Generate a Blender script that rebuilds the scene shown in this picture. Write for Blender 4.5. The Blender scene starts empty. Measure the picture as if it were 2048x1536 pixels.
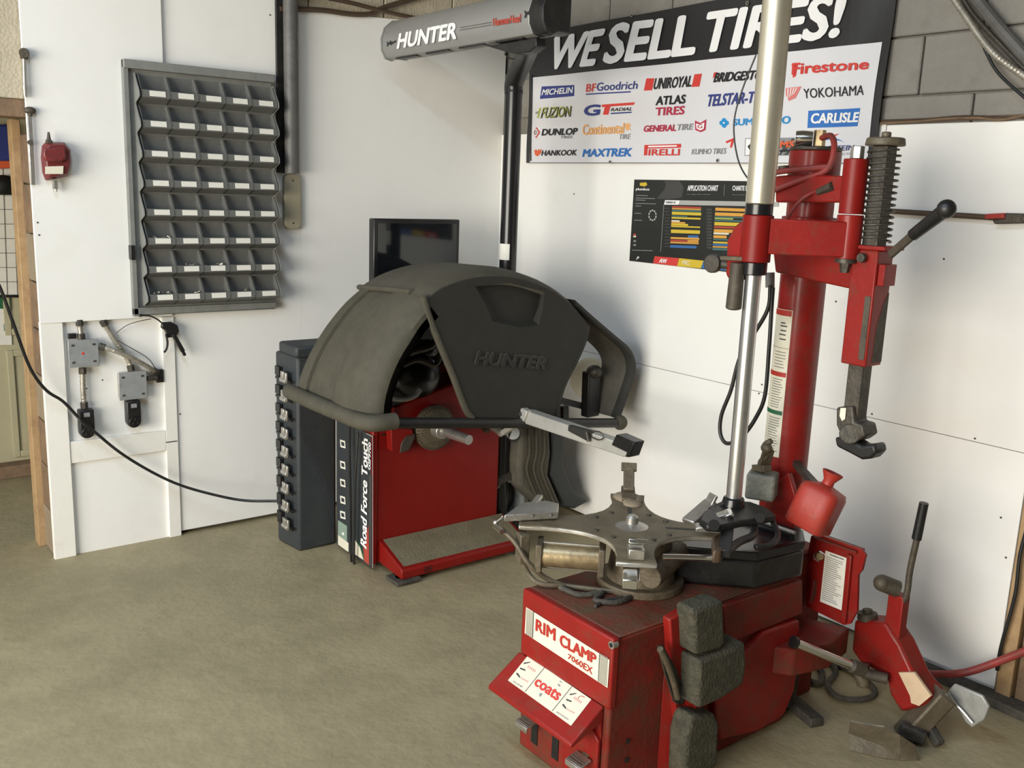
import bpy, bmesh, math, random
from mathutils import Vector, Matrix
random.seed(7)
V = Vector
PI = math.pi
# ------------------------------------------------------------------ camera
FPX = 1887.4
CAM = V((4.2694, -3.1977, 1.65))
yaw, pit, rol = math.radians(142.049), math.radians(-11.6328), math.radians(2.1266)
FW = V((math.cos(pit)*math.cos(yaw), math.cos(pit)*math.sin(yaw), math.sin(pit)))
_r = V((math.sin(yaw), -math.cos(yaw), 0)); _u = _r.cross(FW)
RT = _r*math.cos(rol) + _u*math.sin(rol)
UP = -_r*math.sin(rol) + _u*math.cos(rol)
cd = bpy.data.cameras.new('camera'); cam = bpy.data.objects.new('camera', cd)
bpy.context.scene.collection.objects.link(cam)
cam.matrix_world = Matrix(((RT.x, UP.x, -FW.x, CAM.x), (RT.y, UP.y, -FW.y, CAM.y), (RT.z, UP.z, -FW.z, CAM.z), (0, 0, 0, 1)))
cd.sensor_width = 36; cd.lens = FPX/2048*36; cd.clip_start = .05
sc = bpy.context.scene; sc.camera = cam
# ------------------------------------------------------------------ light
sc.view_settings.view_transform = 'Standard'; sc.view_settings.look = 'None'
sc.view_settings.gamma = 1; sc.view_settings.use_curve_mapping = False
sc.view_settings.exposure = 0.0
wd = bpy.data.worlds.new('world'); sc.world = wd; wd.use_nodes = True
wd.node_tree.nodes['Background'].inputs[0].default_value = (.78, .86, 1, 1)
wd.node_tree.nodes['Background'].inputs[1].default_value = .5
def area(name, loc, target, sx, sy, power, col):
    l = bpy.data.lights.new(name, 'AREA'); l.shape = 'RECTANGLE'; l.size = sx; l.size_y = sy
    l.energy = power; l.color = col
    o = bpy.data.objects.new(name, l); sc.collection.objects.link(o); o.location = loc
    o.rotation_euler = (V(target)-V(loc)).to_track_quat('-Z', 'Y').to_euler()
    return o
area('bay_door_daylight', (3.3, -7.2, 1.6), (.6, 0, .9), 4.2, 2.4, 455, (1, .945, .835))
area('ceiling_tube_light', (3.0, -3.0, 3.35), (3.0, -3.0, 0), 2.4, .3, 54, (.60, .78, 1))
area('ceiling_tube_light_rear', (1.2, -4.6, 3.35), (1.2, -4.6, 0), 2.4, .3, 54, (.60, .78, 1))

# pixel of the photograph -> point on a real plane of the room
def ray(px, py): return RT*((px-1024)/FPX) - UP*((py-768)/FPX) + FW
def onz(px, py, z=0):
    d = ray(px, py); return CAM + d*((z-CAM.z)/d.z)
def onx(px, py, x=0):
    d = ray(px, py); return CAM + d*((x-CAM.x)/d.x)
def ony(px, py, y=0):
    d = ray(px, py); return CAM + d*((y-CAM.y)/d.y)
def onp(px, py, p, n):
    d = ray(px, py); n = V(n); return CAM + d*(((V(p)-CAM).dot(n))/d.dot(n))

# ------------------------------------------------------------------ materials
def mat(name, col, rough=.6, metal=0, dirt=None, amt=0.0, scale=6, bump=0, bscale=40, var=.06, spec=.5, coat=0):
    m = bpy.data.materials.new(name); m.use_nodes = True; nt = m.node_tree; N = nt.nodes; L = nt.links
    b = N['Principled BSDF']; b.inputs['Roughness'].default_value = rough; b.inputs['Metallic'].default_value = metal
    b.inputs['Specular IOR Level'].default_value = spec
    if coat: b.inputs['Coat Weight'].default_value = coat; b.inputs['Coat Roughness'].default_value = .15
    tc = N.new('ShaderNodeTexCoord')
    src = None
    if var or dirt:
        no = N.new('ShaderNodeTexNoise'); no.inputs['Scale'].default_value = scale; no.inputs['Detail'].default_value = 6
        no.inputs['Roughness'].default_value = .65
        L.new(tc.outputs['Object'], no.inputs['Vector'])
        r1 = N.new('ShaderNodeValToRGB'); e = r1.color_ramp.elements
        e[0].position = .3; e[1].position = .7
        e[0].color = tuple(c*(1-var) for c in col)+(1,); e[1].color = tuple(min(1, c*(1+var)) for c in col)+(1,)
        L.new(no.outputs['Fac'], r1.inputs['Fac']); src = r1.outputs['Color']
        if dirt:
            n2 = N.new('ShaderNodeTexNoise'); n2.inputs['Scale'].default_value = scale*1.7; n2.inputs['Detail'].default_value = 8
            n2.inputs['Roughness'].default_value = .7
            L.new(tc.outputs['Object'], n2.inputs['Vector'])
            r2 = N.new('ShaderNodeValToRGB'); e = r2.color_ramp.elements
            t = .68 - amt*.45
            e[0].position = t-.06; e[1].position = min(1, t+.30); e[0].color = (0, 0, 0, 1); e[1].color = (1, 1, 1, 1)
            L.new(n2.outputs['Fac'], r2.inputs['Fac'])
            mx = N.new('ShaderNodeMixRGB'); mx.inputs['Color2'].default_value = tuple(dirt)+(1,)
            L.new(r2.outputs['Color'], mx.inputs['Fac']); L.new(src, mx.inputs['Color1']); src = mx.outputs['Color']
        L.new(src, b.inputs['Base Color'])
    else: b.inputs['Base Color'].default_value = tuple(col)+(1,)
    if bump:
        nb = N.new('ShaderNodeTexNoise'); nb.inputs['Scale'].default_value = bscale; nb.inputs['Detail'].default_value = 5
        L.new(tc.outputs['Object'], nb.inputs['Vector'])
        bp = N.new('ShaderNodeBump'); bp.inputs['Strength'].default_value = bump; bp.inputs['Distance'].default_value = .01
        L.new(nb.outputs['Fac'], bp.inputs['Height']); L.new(bp.outputs['Normal'], b.inputs['Normal'])
    return m
M = {}
M['dim'] = mat('dim_grey_wall', (.13, .125, .11), .85, 0, None, 0, 3, 0, 60, .1)
M['mat'] = mat('gritty_platform_mat', (.19, .165, .10), .85, 0, (.13, .11, .07), .4, 9, .5, 120, .15)
M['floor'] = mat('concrete_floor', (.335, .28, .165), .62, 0, (.245, .205, .118), .42, 2.6, .3, 30, .12)
M['white'] = mat('white_wall_board', (.86, .85, .815), .55, 0, (.78, .76, .70), .12, 1.3, .03, 60, .03)
M['trimw'] = mat('white_painted_wood', (.84, .82, .76), .6, 0, (.66, .60, .48), .08, 5, .05, 60, .03)
M['block'] = mat('grey_painted_block', (.25, .235, .21), .85, 0, (.20, .185, .16), .25, 5, .5, 120, .1)
M['blockbeige'] = mat('beige_block', (.50, .44, .33), .85, 0, (.36, .30, .2), .25, 6, .5, 90, .1)
M['mortar'] = mat('mortar', (.20, .19, .165), .9, 0, None, 0, 8, .3, 90, .08)
M['wood'] = mat('bare_stud_wood', (.40, .26, .13), .7, 0, (.24, .14, .07), .3, 9, .2, 40, .15)
M['woodd'] = mat('dark_stud_wood', (.22, .14, .08), .8, 0, (.1, .07, .05), .4, 7, .3, 40, .2)
M['red'] = mat('worn_red_paint', (.245, .012, .009), .42, 0, (.11, .05, .03), .25, 9, .08, 60, .12, coat=.15, spec=.25)
M['redd'] = mat('greasy_red_paint', (.21, .016, .011), .6, 0, (.085, .045, .026), .55, 7, .2, 60, .18, spec=.25)
M['deck'] = mat('rusty_greasy_red', (.20, .022, .013), .62, 0, (.10, .062, .034), .75, 6, .25, 60, .2)
M['redc'] = mat('clean_red_paint', (.205, .007, .005), .45, 0, (.2, .03, .02), .1, 7, 0, 60, .06, coat=.05, spec=.25)
M['redp'] = mat('red_plastic', (.36, .03, .018), .5, 0, (.2, .06, .04), .3, 8, .1, 60, .1)
M['redh'] = mat('red_rubber_hose', (.30, .035, .03), .55, 0, (.12, .05, .04), .4, 12, .1, 60, .15)
M['dkred'] = mat('dark_red_enamel', (.17, .025, .025), .4, 0, (.07, .02, .02), .3, 20, .1, 80, .1)
M['hood'] = mat('paler_charcoal_plastic', (.062, .056, .038), .75, 0, (.085, .076, .053), .55, 9, .3, 260, .1)  # paler, browner charcoal than the hood front
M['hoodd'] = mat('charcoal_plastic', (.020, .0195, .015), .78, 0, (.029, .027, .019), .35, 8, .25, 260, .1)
M['hoodi'] = mat('charcoal_plastic_inside', (.095, .085, .065), .75, 0, (.05, .045, .036), .4, 6, .2, 100, .15)
M['tray'] = mat('blue_black_plastic', (.030, .036, .040), .6, 0, (.05, .05, .045), .3, 5, .15, 100, .1)
M['black'] = mat('black_plastic', (.010, .010, .010), .42, 0, (.035, .032, .028), .3, 12, .05, 80, .1)
M['blackg'] = mat('black_gloss', (.010, .010, .011), .25, 0, None, 0, 5, 0, 60, .05)
M['rubber'] = mat('mossy_rubber', (.050, .046, .030), .9, 0, (.105, .095, .06), .4, 26, .8, 110, .3)
M['rubw'] = mat('worn_dark_rubber', (.04, .036, .03), .85, 0, (.11, .095, .07), .45, 9, .5, 70, .2)
M['grease'] = mat('greasy_steel', (.145, .118, .078), .55, .35, (.085, .065, .042), .45, 9, .3, 50, .25)
M['table'] = mat('dirty_steel_plate', (.20, .165, .105), .55, .35, (.105, .078, .045), .5, 6, .2, 40, .25)
M['steel'] = mat('worn_steel', (.50, .48, .44), .35, .8, (.25, .22, .17), .3, 12, .05, 60, .12)
M['chrome'] = mat('chrome', (.82, .81, .79), .16, 1, None, 0, 8, 0, 60, .03)
M['shaft'] = mat('brushed_shaft', (.62, .62, .61), .3, .9, (.4, .38, .34), .15, 8, 0, 60, .05)
M['gold'] = mat('champagne_aluminium', (.62, .57, .45), .38, .75, (.5, .45, .33), .15, 12, 0, 60, .05)
M['brass'] = mat('brassy_cylinder', (.45, .35, .20), .38, .7, (.16, .11, .06), .4, 9, .1, 50, .2)
M['darkm'] = mat('dark_steel', (.065, .058, .048), .5, .5, (.12, .1, .075), .4, 14, .2, 80, .2)
M['brnm'] = mat('brown_oxidised_steel', (.085, .07, .05), .6, .3, (.05, .04, .03), .4, 12, .2, 80, .2)
M['alu'] = mat('cast_aluminium', (.52, .51, .47), .5, .45, (.36, .34, .29), .2, 10, .05, 60, .08)
M['galv'] = mat('galvanised_cover', (.40, .42, .43), .5, .5, (.30, .31, .30), .3, 20, .05, 60, .1)
M['flex'] = mat('flexible_steel_conduit', (.42, .39, .33), .45, .6, (.2, .18, .14), .3, 25, .1, 80, .15)
M['binfr'] = mat('grey_rack_frame', (.21, .215, .20), .6, 0, (.12, .12, .11), .25, 7, .05, 60, .08)
M['bin'] = mat('dark_grey_bin', (.135, .137, .128), .55, 0, (.17, .17, .155), .25, 16, .05, 80, .1)
M['paper'] = mat('white_paper', (.78, .76, .68), .7, 0, None, 0, 30, 0, 60, .04)
M['ink'] = mat('grey_ink', (.22, .21, .19), .7, 0, None, 0, 9, 0, 60, 0)
M['bbar'] = mat('silver_grey_extrusion', (.30, .30, .29), .45, .3, (.24, .24, .23), .15, 6, 0, 60, .04)
M['lwhite'] = mat('white_print', (.84, .84, .85), .6, 0, None, 0, 9, 0, 60, 0)
M['bblack'] = mat('black_vinyl', (.022, .022, .024), .38, 0, None, 0, 3, .05, 20, .2)
M['bwhite'] = mat('white_vinyl', (.70, .70, .735), .4, 0, None, 0, 3, 0, 20, .015)
M['pblack'] = mat('poster_black', (.019, .020, .018), .45, 0, None, 0, 6, 0, 20, .15)
M['pgrey'] = mat('poster_grey', (.40, .40, .38), .5, 0, None, 0, 6, 0, 20, .05)
M['door'] = mat('cream_painted_door', (.46, .42, .27), .55, 0, (.36, .32, .2), .2, 5, .05, 60, .06)
M['tan'] = mat('tan_enamel_plate', (.30, .27, .19), .6, 0, (.22, .2, .14), .3, 12, .1, 60, .08)
M['pipe'] = mat('dull_grey_pipe', (.125, .122, .115), .55, .2, (.07, .068, .06), .35, 10, .1, 60, .12)
M['glass'] = mat('screen_glass', (.006, .008, .010), .07, 0, None, 0, 5, 0, 60, 0, spec=.7)
M['grey'] = mat('light_grey_steel', (.42, .42, .40), .45, .5, (.25, .24, .2), .3, 8, .05, 60, .1)
M['greyb'] = mat('grey_moulded_block', (.20, .20, .17), .75, 0, (.12, .12, .09), .4, 20, .4, 90, .15)
M['cardb'] = mat('brown_card', (.27, .21, .14), .8, 0, (.2, .15, .1), .3, 8, .1, 40, .1)
M['mask'] = mat('masking_tape', (.62, .46, .30), .75, 0, (.5, .35, .22), .25, 14, .1, 40, .08)
M['darkroom'] = mat('dim_back_wall', (.20, .17, .10), .8, 0, (.13, .11, .07), .3, 3, .1, 40, .1)
M['copper'] = mat('brown_tube', (.10, .065, .04), .5, .3, (.06, .04, .03), .3, 10, 0, 60, .1)
def flat(name, col, rough=.5): 
    if name not in M: M[name] = mat(name, col, rough, 0, None, 0, 9, 0, 60, 0)
    return M[name]
flat('navy', (.035, .05, .22)); flat('blue', (.03, .16, .50)); flat('pred', (.62, .05, .04)); flat('crim', (.45, .03, .07))
flat('pblk', (.015, .015, .018)); flat('green', (.22, .32, .03)); flat('orange', (.80, .42, .16)); flat('gyt', (.26, .26, .27))
flat('yel', (.62, .45, .04)); flat('org', (.66, .33, .06)); flat('teal', (.06, .15, .15)); flat('bl2', (.04, .14, .36)); flat('lblue', (.02, .27, .62))
flat('rdp', (.42, .06, .04)); flat('lime', (.38, .42, .07)); flat('dgreen', (.02, .12, .05)); flat('cream', (.74, .70, .56)); flat('lred', (.42, .03, .02))
flat('sage', (.25, .33, .27)); flat('embl', (.014, .0135, .012)); flat('dark2', (.055, .055, .052)); flat('pink', (.66, .20, .19)); flat('orgr', (.7, .12, .04))

# ------------------------------------------------------------------ building kit
WL = {}
def wloc(o): return WL.get(o.name, V((0, 0, 0))) if o else V((0, 0, 0))
def props(o, label=None, cat=None, group=None, kind=None):
    if label: o['label'] = label
    if cat: o['category'] = cat
    if group: o['group'] = group
    if kind: o['kind'] = kind
def thing(name, loc, label, cat, group=None):
    o = bpy.data.objects.new(name, None); sc.collection.objects.link(o); o.location = loc
    o.empty_display_size = .1; WL[o.name] = V(loc); props(o, label, cat, group); return o
class B:
    def __init__(s): s.bm = bmesh.new()
    def box(s, lo, hi, rot=None, piv=None):
        lo = V(lo); hi = V(hi)
        m = Matrix.Translation((lo+hi)/2) @ Matrix.Diagonal((abs(hi.x-lo.x), abs(hi.y-lo.y), abs(hi.z-lo.z), 1))
        if rot is not None:
            p = V(piv) if piv is not None else (lo+hi)/2
            m = Matrix.Translation(p) @ rot.to_4x4() @ Matrix.Translation(-p) @ m
        bmesh.ops.create_cube(s.bm, size=1, matrix=m); return s
    def obox(s, p0, p1, w, h, up=(0, 0, 1)):            # beam from p0 to p1, w across, h along up
        p0 = V(p0); p1 = V(p1); d = p1-p0; L = d.length; d.normalize(); u = V(up); a = d.cross(u)
        if a.length < 1e-4: a = d.cross(V((1, 0, 0)))
        a.normalize(); u = a.cross(d)
        m = Matrix(((d.x, a.x, u.x, 0), (d.y, a.y, u.y, 0), (d.z, a.z, u.z, 0), (0, 0, 0, 1)))
        bmesh.ops.create_cube(s.bm, size=1, matrix=Matrix.Translation((p0+p1)/2) @ m @ Matrix.Diagonal((L, w, h, 1))); return s
    def cyl(s, p0, p1, r0, r1=None, n=24, cap=True):
        p0 = V(p0); p1 = V(p1); r1 = r0 if r1 is None else r1; d = p1-p0
        q = d.to_track_quat('Z', 'Y').to_matrix().to_4x4()
        bmesh.ops.create_cone(s.bm, cap_ends=cap, segments=n, radius1=r0, radius2=r1, depth=d.length, matrix=Matrix.Translation((p0+p1)/2) @ q); return s
    def sph(s, c, r, sc3=(1, 1, 1), n=16):
        bmesh.ops.create_uvsphere(s.bm, u_segments=n, v_segments=n//2, radius=r, matrix=Matrix.Translation(c) @ Matrix.Diagonal((*sc3, 1))); return s
    def prism(s, pts, vec):                              # planar polygon extruded along vec
        vec = V(vec); a = [s.bm.verts.new(V(p)) for p in pts]; b = [s.bm.verts.new(V(p)+vec) for p in pts]
        n = len(a)
        s.bm.faces.new(a); s.bm.faces.new(list(reversed(b)))
        for i in range(n): s.bm.faces.new((a[i], b[i], b[(i+1) % n], a[(i+1) % n]))
        return s
    def face(s, pts):
        s.bm.faces.new([s.bm.verts.new(V(p)) for p in pts]); return s
    def loft(s, rings, close=True, cap=True):
        R = [[s.bm.verts.new(V(p)) for p in r] for r in rings]; n = len(R[0])
        for a, b in zip(R, R[1:]):
            for i in range(n if close else n-1):
                s.bm.faces.new((a[i], a[(i+1) % n], b[(i+1) % n], b[i]))
        if cap and close: s.bm.faces.new(list(reversed(R[0]))); s.bm.faces.new(R[-1])
        return s
    def tube(s, pts, r, n=10, smooth=4, cap=True, ridge=0, pitch=.012):
        pts = [V(p) for p in pts]
        if smooth and len(pts) > 2:
            out = []
            P = [pts[0]*2-pts[1]] + pts + [pts[-1]*2-pts[-2]]
            for i in range(1, len(P)-2):
                for k in range(smooth):
                    t = k/smooth; a, b, c, d = P[i-1], P[i], P[i+1], P[i+2]
                    out.append(.5*((2*b)+(c-a)*t+(2*a-5*b+4*c-d)*t*t+(3*b-3*c+d-a)*t**3))
            out.append(pts[-1]); pts = out
        if ridge:
            q = [pts[0]]
            for a, b in zip(pts, pts[1:]):
                k = max(1, int((b-a).length/(pitch/2)))
                for j in range(1, k+1): q.append(a+(b-a)*j/k)
            pts = q
        t = (pts[1]-pts[0]).normalized(); u = t.cross(V((0, 0, 1)))
        if u.length < .05: u = t.cross(V((1, 0, 0)))
        u.normalize(); rings = []
        for i, p in enumerate(pts):
            d = (pts[min(i+1, len(pts)-1)]-pts[max(i-1, 0)])
            if d.length < 1e-9: d = t
            t = d.normalized(); u = (u-t*u.dot(t)).normalized(); w = t.cross(u)
            rr = r*(1+(ridge if i % 2 else -ridge)) if ridge else r
            rings.append([p+(u*math.cos(2*PI*k/n)+w*math.sin(2*PI*k/n))*rr for k in range(n)])
        return s.loft(rings, True, cap)
    def lathe(s, c, prof, n=28, axis=(0, 0, 1)):         # prof: (r, h) along axis
        c = V(c); ax = V(axis).normalized(); u = ax.cross(V((1, 0, 0)))
        if u.length < .1: u = ax.cross(V((0, 1, 0)))
        u.normalize(); w = ax.cross(u)
        return s.loft([[c+ax*h+(u*math.cos(2*PI*k/n)+w*math.sin(2*PI*k/n))*max(r, 1e-4) for k in range(n)] for r, h in prof])
    def done(s, name, m, parent=None, label=None, cat=None, group=None, kind=None, bev=0, sm=35, seg=2):
        bm = s.bm; bmesh.ops.recalc_face_normals(bm, faces=bm.faces)
        me = bpy.data.meshes.new(name)
        if parent is None:
            xs = [v.co for v in bm.verts]
            o0 = V(((min(v.x for v in xs)+max(v.x for v in xs))/2, (min(v.y for v in xs)+max(v.y for v in xs))/2, min(v.z for v in xs)))
        else: o0 = wloc(parent)
        bmesh.ops.translate(bm, verts=bm.verts, vec=-o0)
        bm.to_mesh(me); bm.free()
        if sm:
            me.polygons.foreach_set('use_smooth', [True]*len(me.polygons)); me.set_sharp_from_angle(angle=math.radians(sm))
        me.materials.append(m if not isinstance(m, str) else M[m])
        o = bpy.data.objects.new(name, me); sc.collection.objects.link(o)
        if parent is None: o.location = o0; WL[o.name] = o0
        else: o.parent = parent; WL[o.name] = V(o0)
        if bev:
            b = o.modifiers.new('bevel', 'BEVEL'); b.width = bev; b.segments = seg; b.limit_method = 'ANGLE'; b.angle_limit = math.radians(35)
        props(o, label, cat, group, kind); return o
def struct(b, name, m, **k): return b.done(name, m, None, kind='structure', **k)

def text_mesh(s, bold=0.0, shear=0.0):
    cu = bpy.data.curves.new('lettering', 'FONT'); cu.body = s; cu.offset = bold; cu.shear = shear; cu.resolution_u = 3
    cu.space_character = 1.0+bold*2
    o = bpy.data.objects.new('lettering', cu); sc.collection.objects.link(o)
    bpy.context.view_layer.update()
    me = bpy.data.meshes.new_from_object(o); bpy.data.objects.remove(o); bpy.data.curves.remove(cu); return me
def bil(q, u, v): return (q[3]*(1-u)+q[2]*u)*(1-v) + (q[0]*(1-u)+q[1]*u)*v
def lettering(s, quad, m, parent, bold=.02, shear=0, off=(0, 0, 0), fn=None, name='lettering'):
    """text stretched into a quad of world points TL,TR,BR,BL"""
    fat = max(0, bold-.002); me = text_mesh(s, 0, shear); q = [V(p) for p in quad]
    xs = [v.co.x for v in me.vertices]; ys = [v.co.y for v in me.vertices]
    x0, x1, y0, y1 = min(xs), max(xs), min(ys), max(ys)
    for v in me.vertices:
        p = bil(q, (v.co.x-x0)/(x1-x0), (v.co.y-y0)/(y1-y0))+V(off)
        if fn: p = fn(p)
        v.co = p - wloc(parent)
    if fat:
        h = ((q[0]-q[3]).length+(q[1]-q[2]).length)/2; f = min(fat*h/.7*1.15, .085*(q[1]-q[0]).length/max(1, len(s)))
        du = (q[1]-q[0]).normalized()*f; dv = (q[0]-q[3]).normalized()*f*.6
        vs = [v.co.copy() for v in me.vertices]; ps = [list(p.vertices) for p in me.polygons]; nv = len(vs)
        sh = [V((0, 0, 0)), du, -du, dv, -dv, du*.7+dv*.7, -du*.7-dv*.7, du*.7-dv*.7, dv*.7-du*.7]
        nn = du.cross(dv).normalized()*.00005; sh = [a+nn*k for k, a in enumerate(sh)]
        m2 = bpy.data.meshes.new('lettering'); m2.from_pydata([v+a for a in sh for v in vs], [], [[i+k*nv for i in p] for k in range(len(sh)) for p in ps]); bpy.data.meshes.remove(me); me = m2
    me.materials.clear(); me.materials.append(M[m]); me.name = name
    o = bpy.data.objects.new(name, me); sc.collection.objects.link(o); o.parent = parent; WL[o.name] = wloc(parent)
    return o
def patch(name, pts, m, parent, off=(0, 0, 0), fn=None, nx=1, ny=1, thick=None, kind=None):
    b = B(); pts = [V(p)+V(off) for p in pts]
    if len(pts) == 4 and (nx > 1 or ny > 1):
        g = [[b.bm.verts.new(bil(pts, i/nx, j/ny)) for i in range(nx+1)] for j in range(ny+1)]
        for j in range(ny):
            for i in range(nx): b.bm.faces.new((g[j][i], g[j][i+1], g[j+1][i+1], g[j+1][i]))
    else: b.face(pts)
    if fn:
        for v in b.bm.verts: v.co = fn(v.co)
    if thick:
        r = bmesh.ops.extrude_face_region(b.bm, geom=list(b.bm.faces))
        bmesh.ops.translate(b.bm, verts=[e for e in r['geom'] if isinstance(e, bmesh.types.BMVert)], vec=V(thick))
    return b.done(name, m, parent, sm=0, kind=kind)

# ================================================================== SETTING
struct(B().box((-3, -8, -.12), (8, .2, 0)), 'floor', 'floor', sm=0)
struct(B().box((-3, -8, 3.4), (8, .2, 3.5)), 'ceiling', 'dim', sm=0)
struct(B().box((7.4, -8, 0), (7.55, 0, 3.4)), 'wall_front', 'dim', sm=0)
b = B(); b.box((-3, -8.1, 0), (.2, -8, 3.4)); b.box((4.2, -8.1, 0), (7.5, -8, 3.4)); b.box((.2, -8.1, 3.2), (4.2, -8, 3.4))
struct(b, 'wall_rear', 'dim', sm=0)
# right wall: mortar core, concrete blocks, white boards
wr = struct(B().box((-.2, .022, 0), (7.5, .2, 3.4)), 'wall_right', 'mortar', sm=0)
def block_mesh(m):
    me = B().box((0, 0, 0), (.392, .02, .192)).done('block', m, wr, bev=.004, seg=1, sm=0); return me
def add_block(src, x, z, y, w=1, par=None, ax='x'):
    o = src.copy(); o.name = 'block'; sc.collection.objects.link(o); o.parent = par or wr
    p = V((x, y, z)) if ax == 'x' else V((y, x, z))
    o.location = V((p.x, p.y, p.z)); return o
first = B().box(V((0, 0, 0)), V((.393, .024, .193))).done('block', 'block', wr, bev=.004, seg=1, sm=0)
first.data.transform(Matrix.Translation(wloc(wr)))
def place(o, par, world): o.parent = par; o.location = V(world)-wloc(par)
rows = [(1.827+.2*k) for k in range(8)]
c0 = True
for k, z in enumerate(rows):
    x = -.16 + (.2 if k % 2 == 0 else 0) + .17
    n = 0
    while x < 3.6:
        if c0: o = first; c0 = False
        else: o = first.copy(); sc.collection.objects.link(o)
        place(o, wr, (x, .0, z)); x += .4
# boards on the right wall
def wboard(x0, x1, z0, z1, y0=-.004, y1=.0):
    return B().box((x0, y0-.006, z0), (x1, y1, z1)).done('wall_panel', 'white', wr, bev=.0015, seg=1, sm=0)
seam = .861
wboard(0, 2.305, seam+.001, 1.94); wboard(2.308, 3.3, seam+.001, 1.925)
wboard(0, 2.955, 0.012, seam-.001)
b = B()
for px, py in ((1148, 388), (1518, 787), (1524, 769), (1744, 828), (1672, 603), (1950, 877), (1888, 518), (2012, 1115), (2002, 1035), (1500, 771)):
    p = ony(px, py, -.011); b.cyl(p, p+V((0, -.002, 0)), .0035, n=8)
b.done('screw_heads', 'darkm', wr, kind='stuff')
patch('stain', [ony(*p, -.0105) for p in ((1760, 240), (2060, 228), (2060, 236), (1760, 249))], 'copper', wr, thick=(0, -.006, 0))
B().tube([ony(x, y, -.02) for x, y in ((1758, 247), (1830, 243), (1900, 237), (1960, 236), (2000, 240), (2060, 228))], .004, 8).done('edge_strip', 'woodd', wr)
B().tube([ony(x, y, -.016) for x, y in ((1758, 241), (1850, 238), (1930, 232), (2060, 236))], .003, 8).done('edge_strip', 'copper', wr)
# studs right of the boards
t1 = struct(B().box((2.972, -.045, 0), (3.022, -.005, .855)), 'trim_1', 'wood', bev=.003)
t2 = struct(B().box((3.03, -.03, 0), (3.22, -.004, .855)), 'trim_2', 'woodd', bev=.003)
# left wall
wl = struct(B().box((-.15, -2.34, 0), (-.03, .022, 3.4)), 'wall_left', 'mortar', sm=0)
fb = B().box(V((0, 0, 0)), V((.03, .393, .193))).done('block', 'blockbeige', wl, bev=.004, seg=1, sm=0)
fb.data.transform(Matrix.Translation(wloc(wl))); c0 = True
for k, z in enumerate(rows[1:]):
    y = -2.34 + (.2 if k % 2 else 0)
    while y < -.3:
        if c0: o = fb; c0 = False
        else: o = fb.copy(); sc.collection.objects.link(o)
        place(o, wl, (-.03, y, z)); y += .4
YE = -2.372                                      # free edge of the left wall
def lboard(y0, y1, z0, z1, x0=-.001, x1=.008, m='white', name='wall_panel'):
    return B().box((x0, y0, z0), (x1, y1, z1)).done(name, m, wl, bev=.0015, seg=1, sm=0)
ztop = 2.70
# upper boards with a slightly dropping upper edge
def zt(y): return 2.422 + (y+1.19)*.0535 if y > -1.8 else 2.9
def lpoly(y0, y1, z0):
    return B().prism([(0.0, y0, z0), (0.0, y1, z0), (0.0, y1, zt(y1)), (0.0, y0, zt(y0))], (.012, 0, 0)).done('wall_panel', 'white', wl, sm=0)
lpoly(-1.828, -1.20, .02); lpoly(-1.1993, -.002, .02)
zb = onx(200, 640, .03).z
B().prism([(.012, YE, zb-.004), (.012, -1.83, zb+.002), (.012, -1.83, zt(-1.83)), (.012, YE, zt(YE))], (.018, 0, 0)).done('wall_panel', 'white', wl, sm=0, bev=.0015, seg=1)
B().box((0, YE, .0), (.006, -1.83, zb)).done('wall_panel', 'white', wl, sm=0)
y1 = onx(140, 900, .02).y; y2 = onx(333, 900, .02).y; y3 = onx(357, 900, .02).y
B().box((.006, YE, 0), (.026, y1, zb-.004)).done('board', 'trimw', wl, bev=.002)
B().box((.006, y2, 0), (.022, y3, zb-.004)).done('board', 'trimw', wl, bev=.002)
za = onx(230, 873, .02).z; zc = onx(230, 915, .02).z
B().box((.006, y1, zc), (.022, y2, za)).done('board', 'trimw', wl, bev=.002)
p = onx(345, 883, .022); B().obox(p+V((0, -.03, 0)), p+V((0, .02, 0)), .004, .004).done('nail', 'darkm', wl)
b = B()
for px, py in ((75, 445), (78, 470), (548, 152), (540, 30), (575, 178), (600, 880), (360, 828), (205, 760), (173, 777)):
    p = onx(px, py, .012+.018*(px < 300)); b.cyl(p, p+V((.002, 0, 0)), .0035, n=8)
b.done('screw_heads', 'darkm', wl, kind='stuff')
# doorway on the left: header, jamb stud, next room
struct(B().box((-.15, -4.6, 1.93), (0, -2.34, 3.4)), 'wall_left_header', 'blockbeige', bev=.004)
struct(B().box((-.16, -4.6, 1.86), (-.005, -2.345, 1.93)), 'trim_3', 'woodd', bev=.003)
struct(B().box((-.15, -8, 0), (0, -4.6, 3.4)), 'wall_left_far', 'dim', sm=0)
b = B().box((-.25, onx(59, 800, -.17).y, 0), (-.17, onx(77, 800, -.17).y, 1.86)); struct(b, 'trim_4', 'wood', bev=.003)
for k in range(9):
    B().box((-.17, -2.366, .2*k+.004), (-.004, -2.34, .2*k+.197)).done('block', 'woodd' if k % 3 else 'cardb', wl, bev=.003, seg=1, sm=0)
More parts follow.
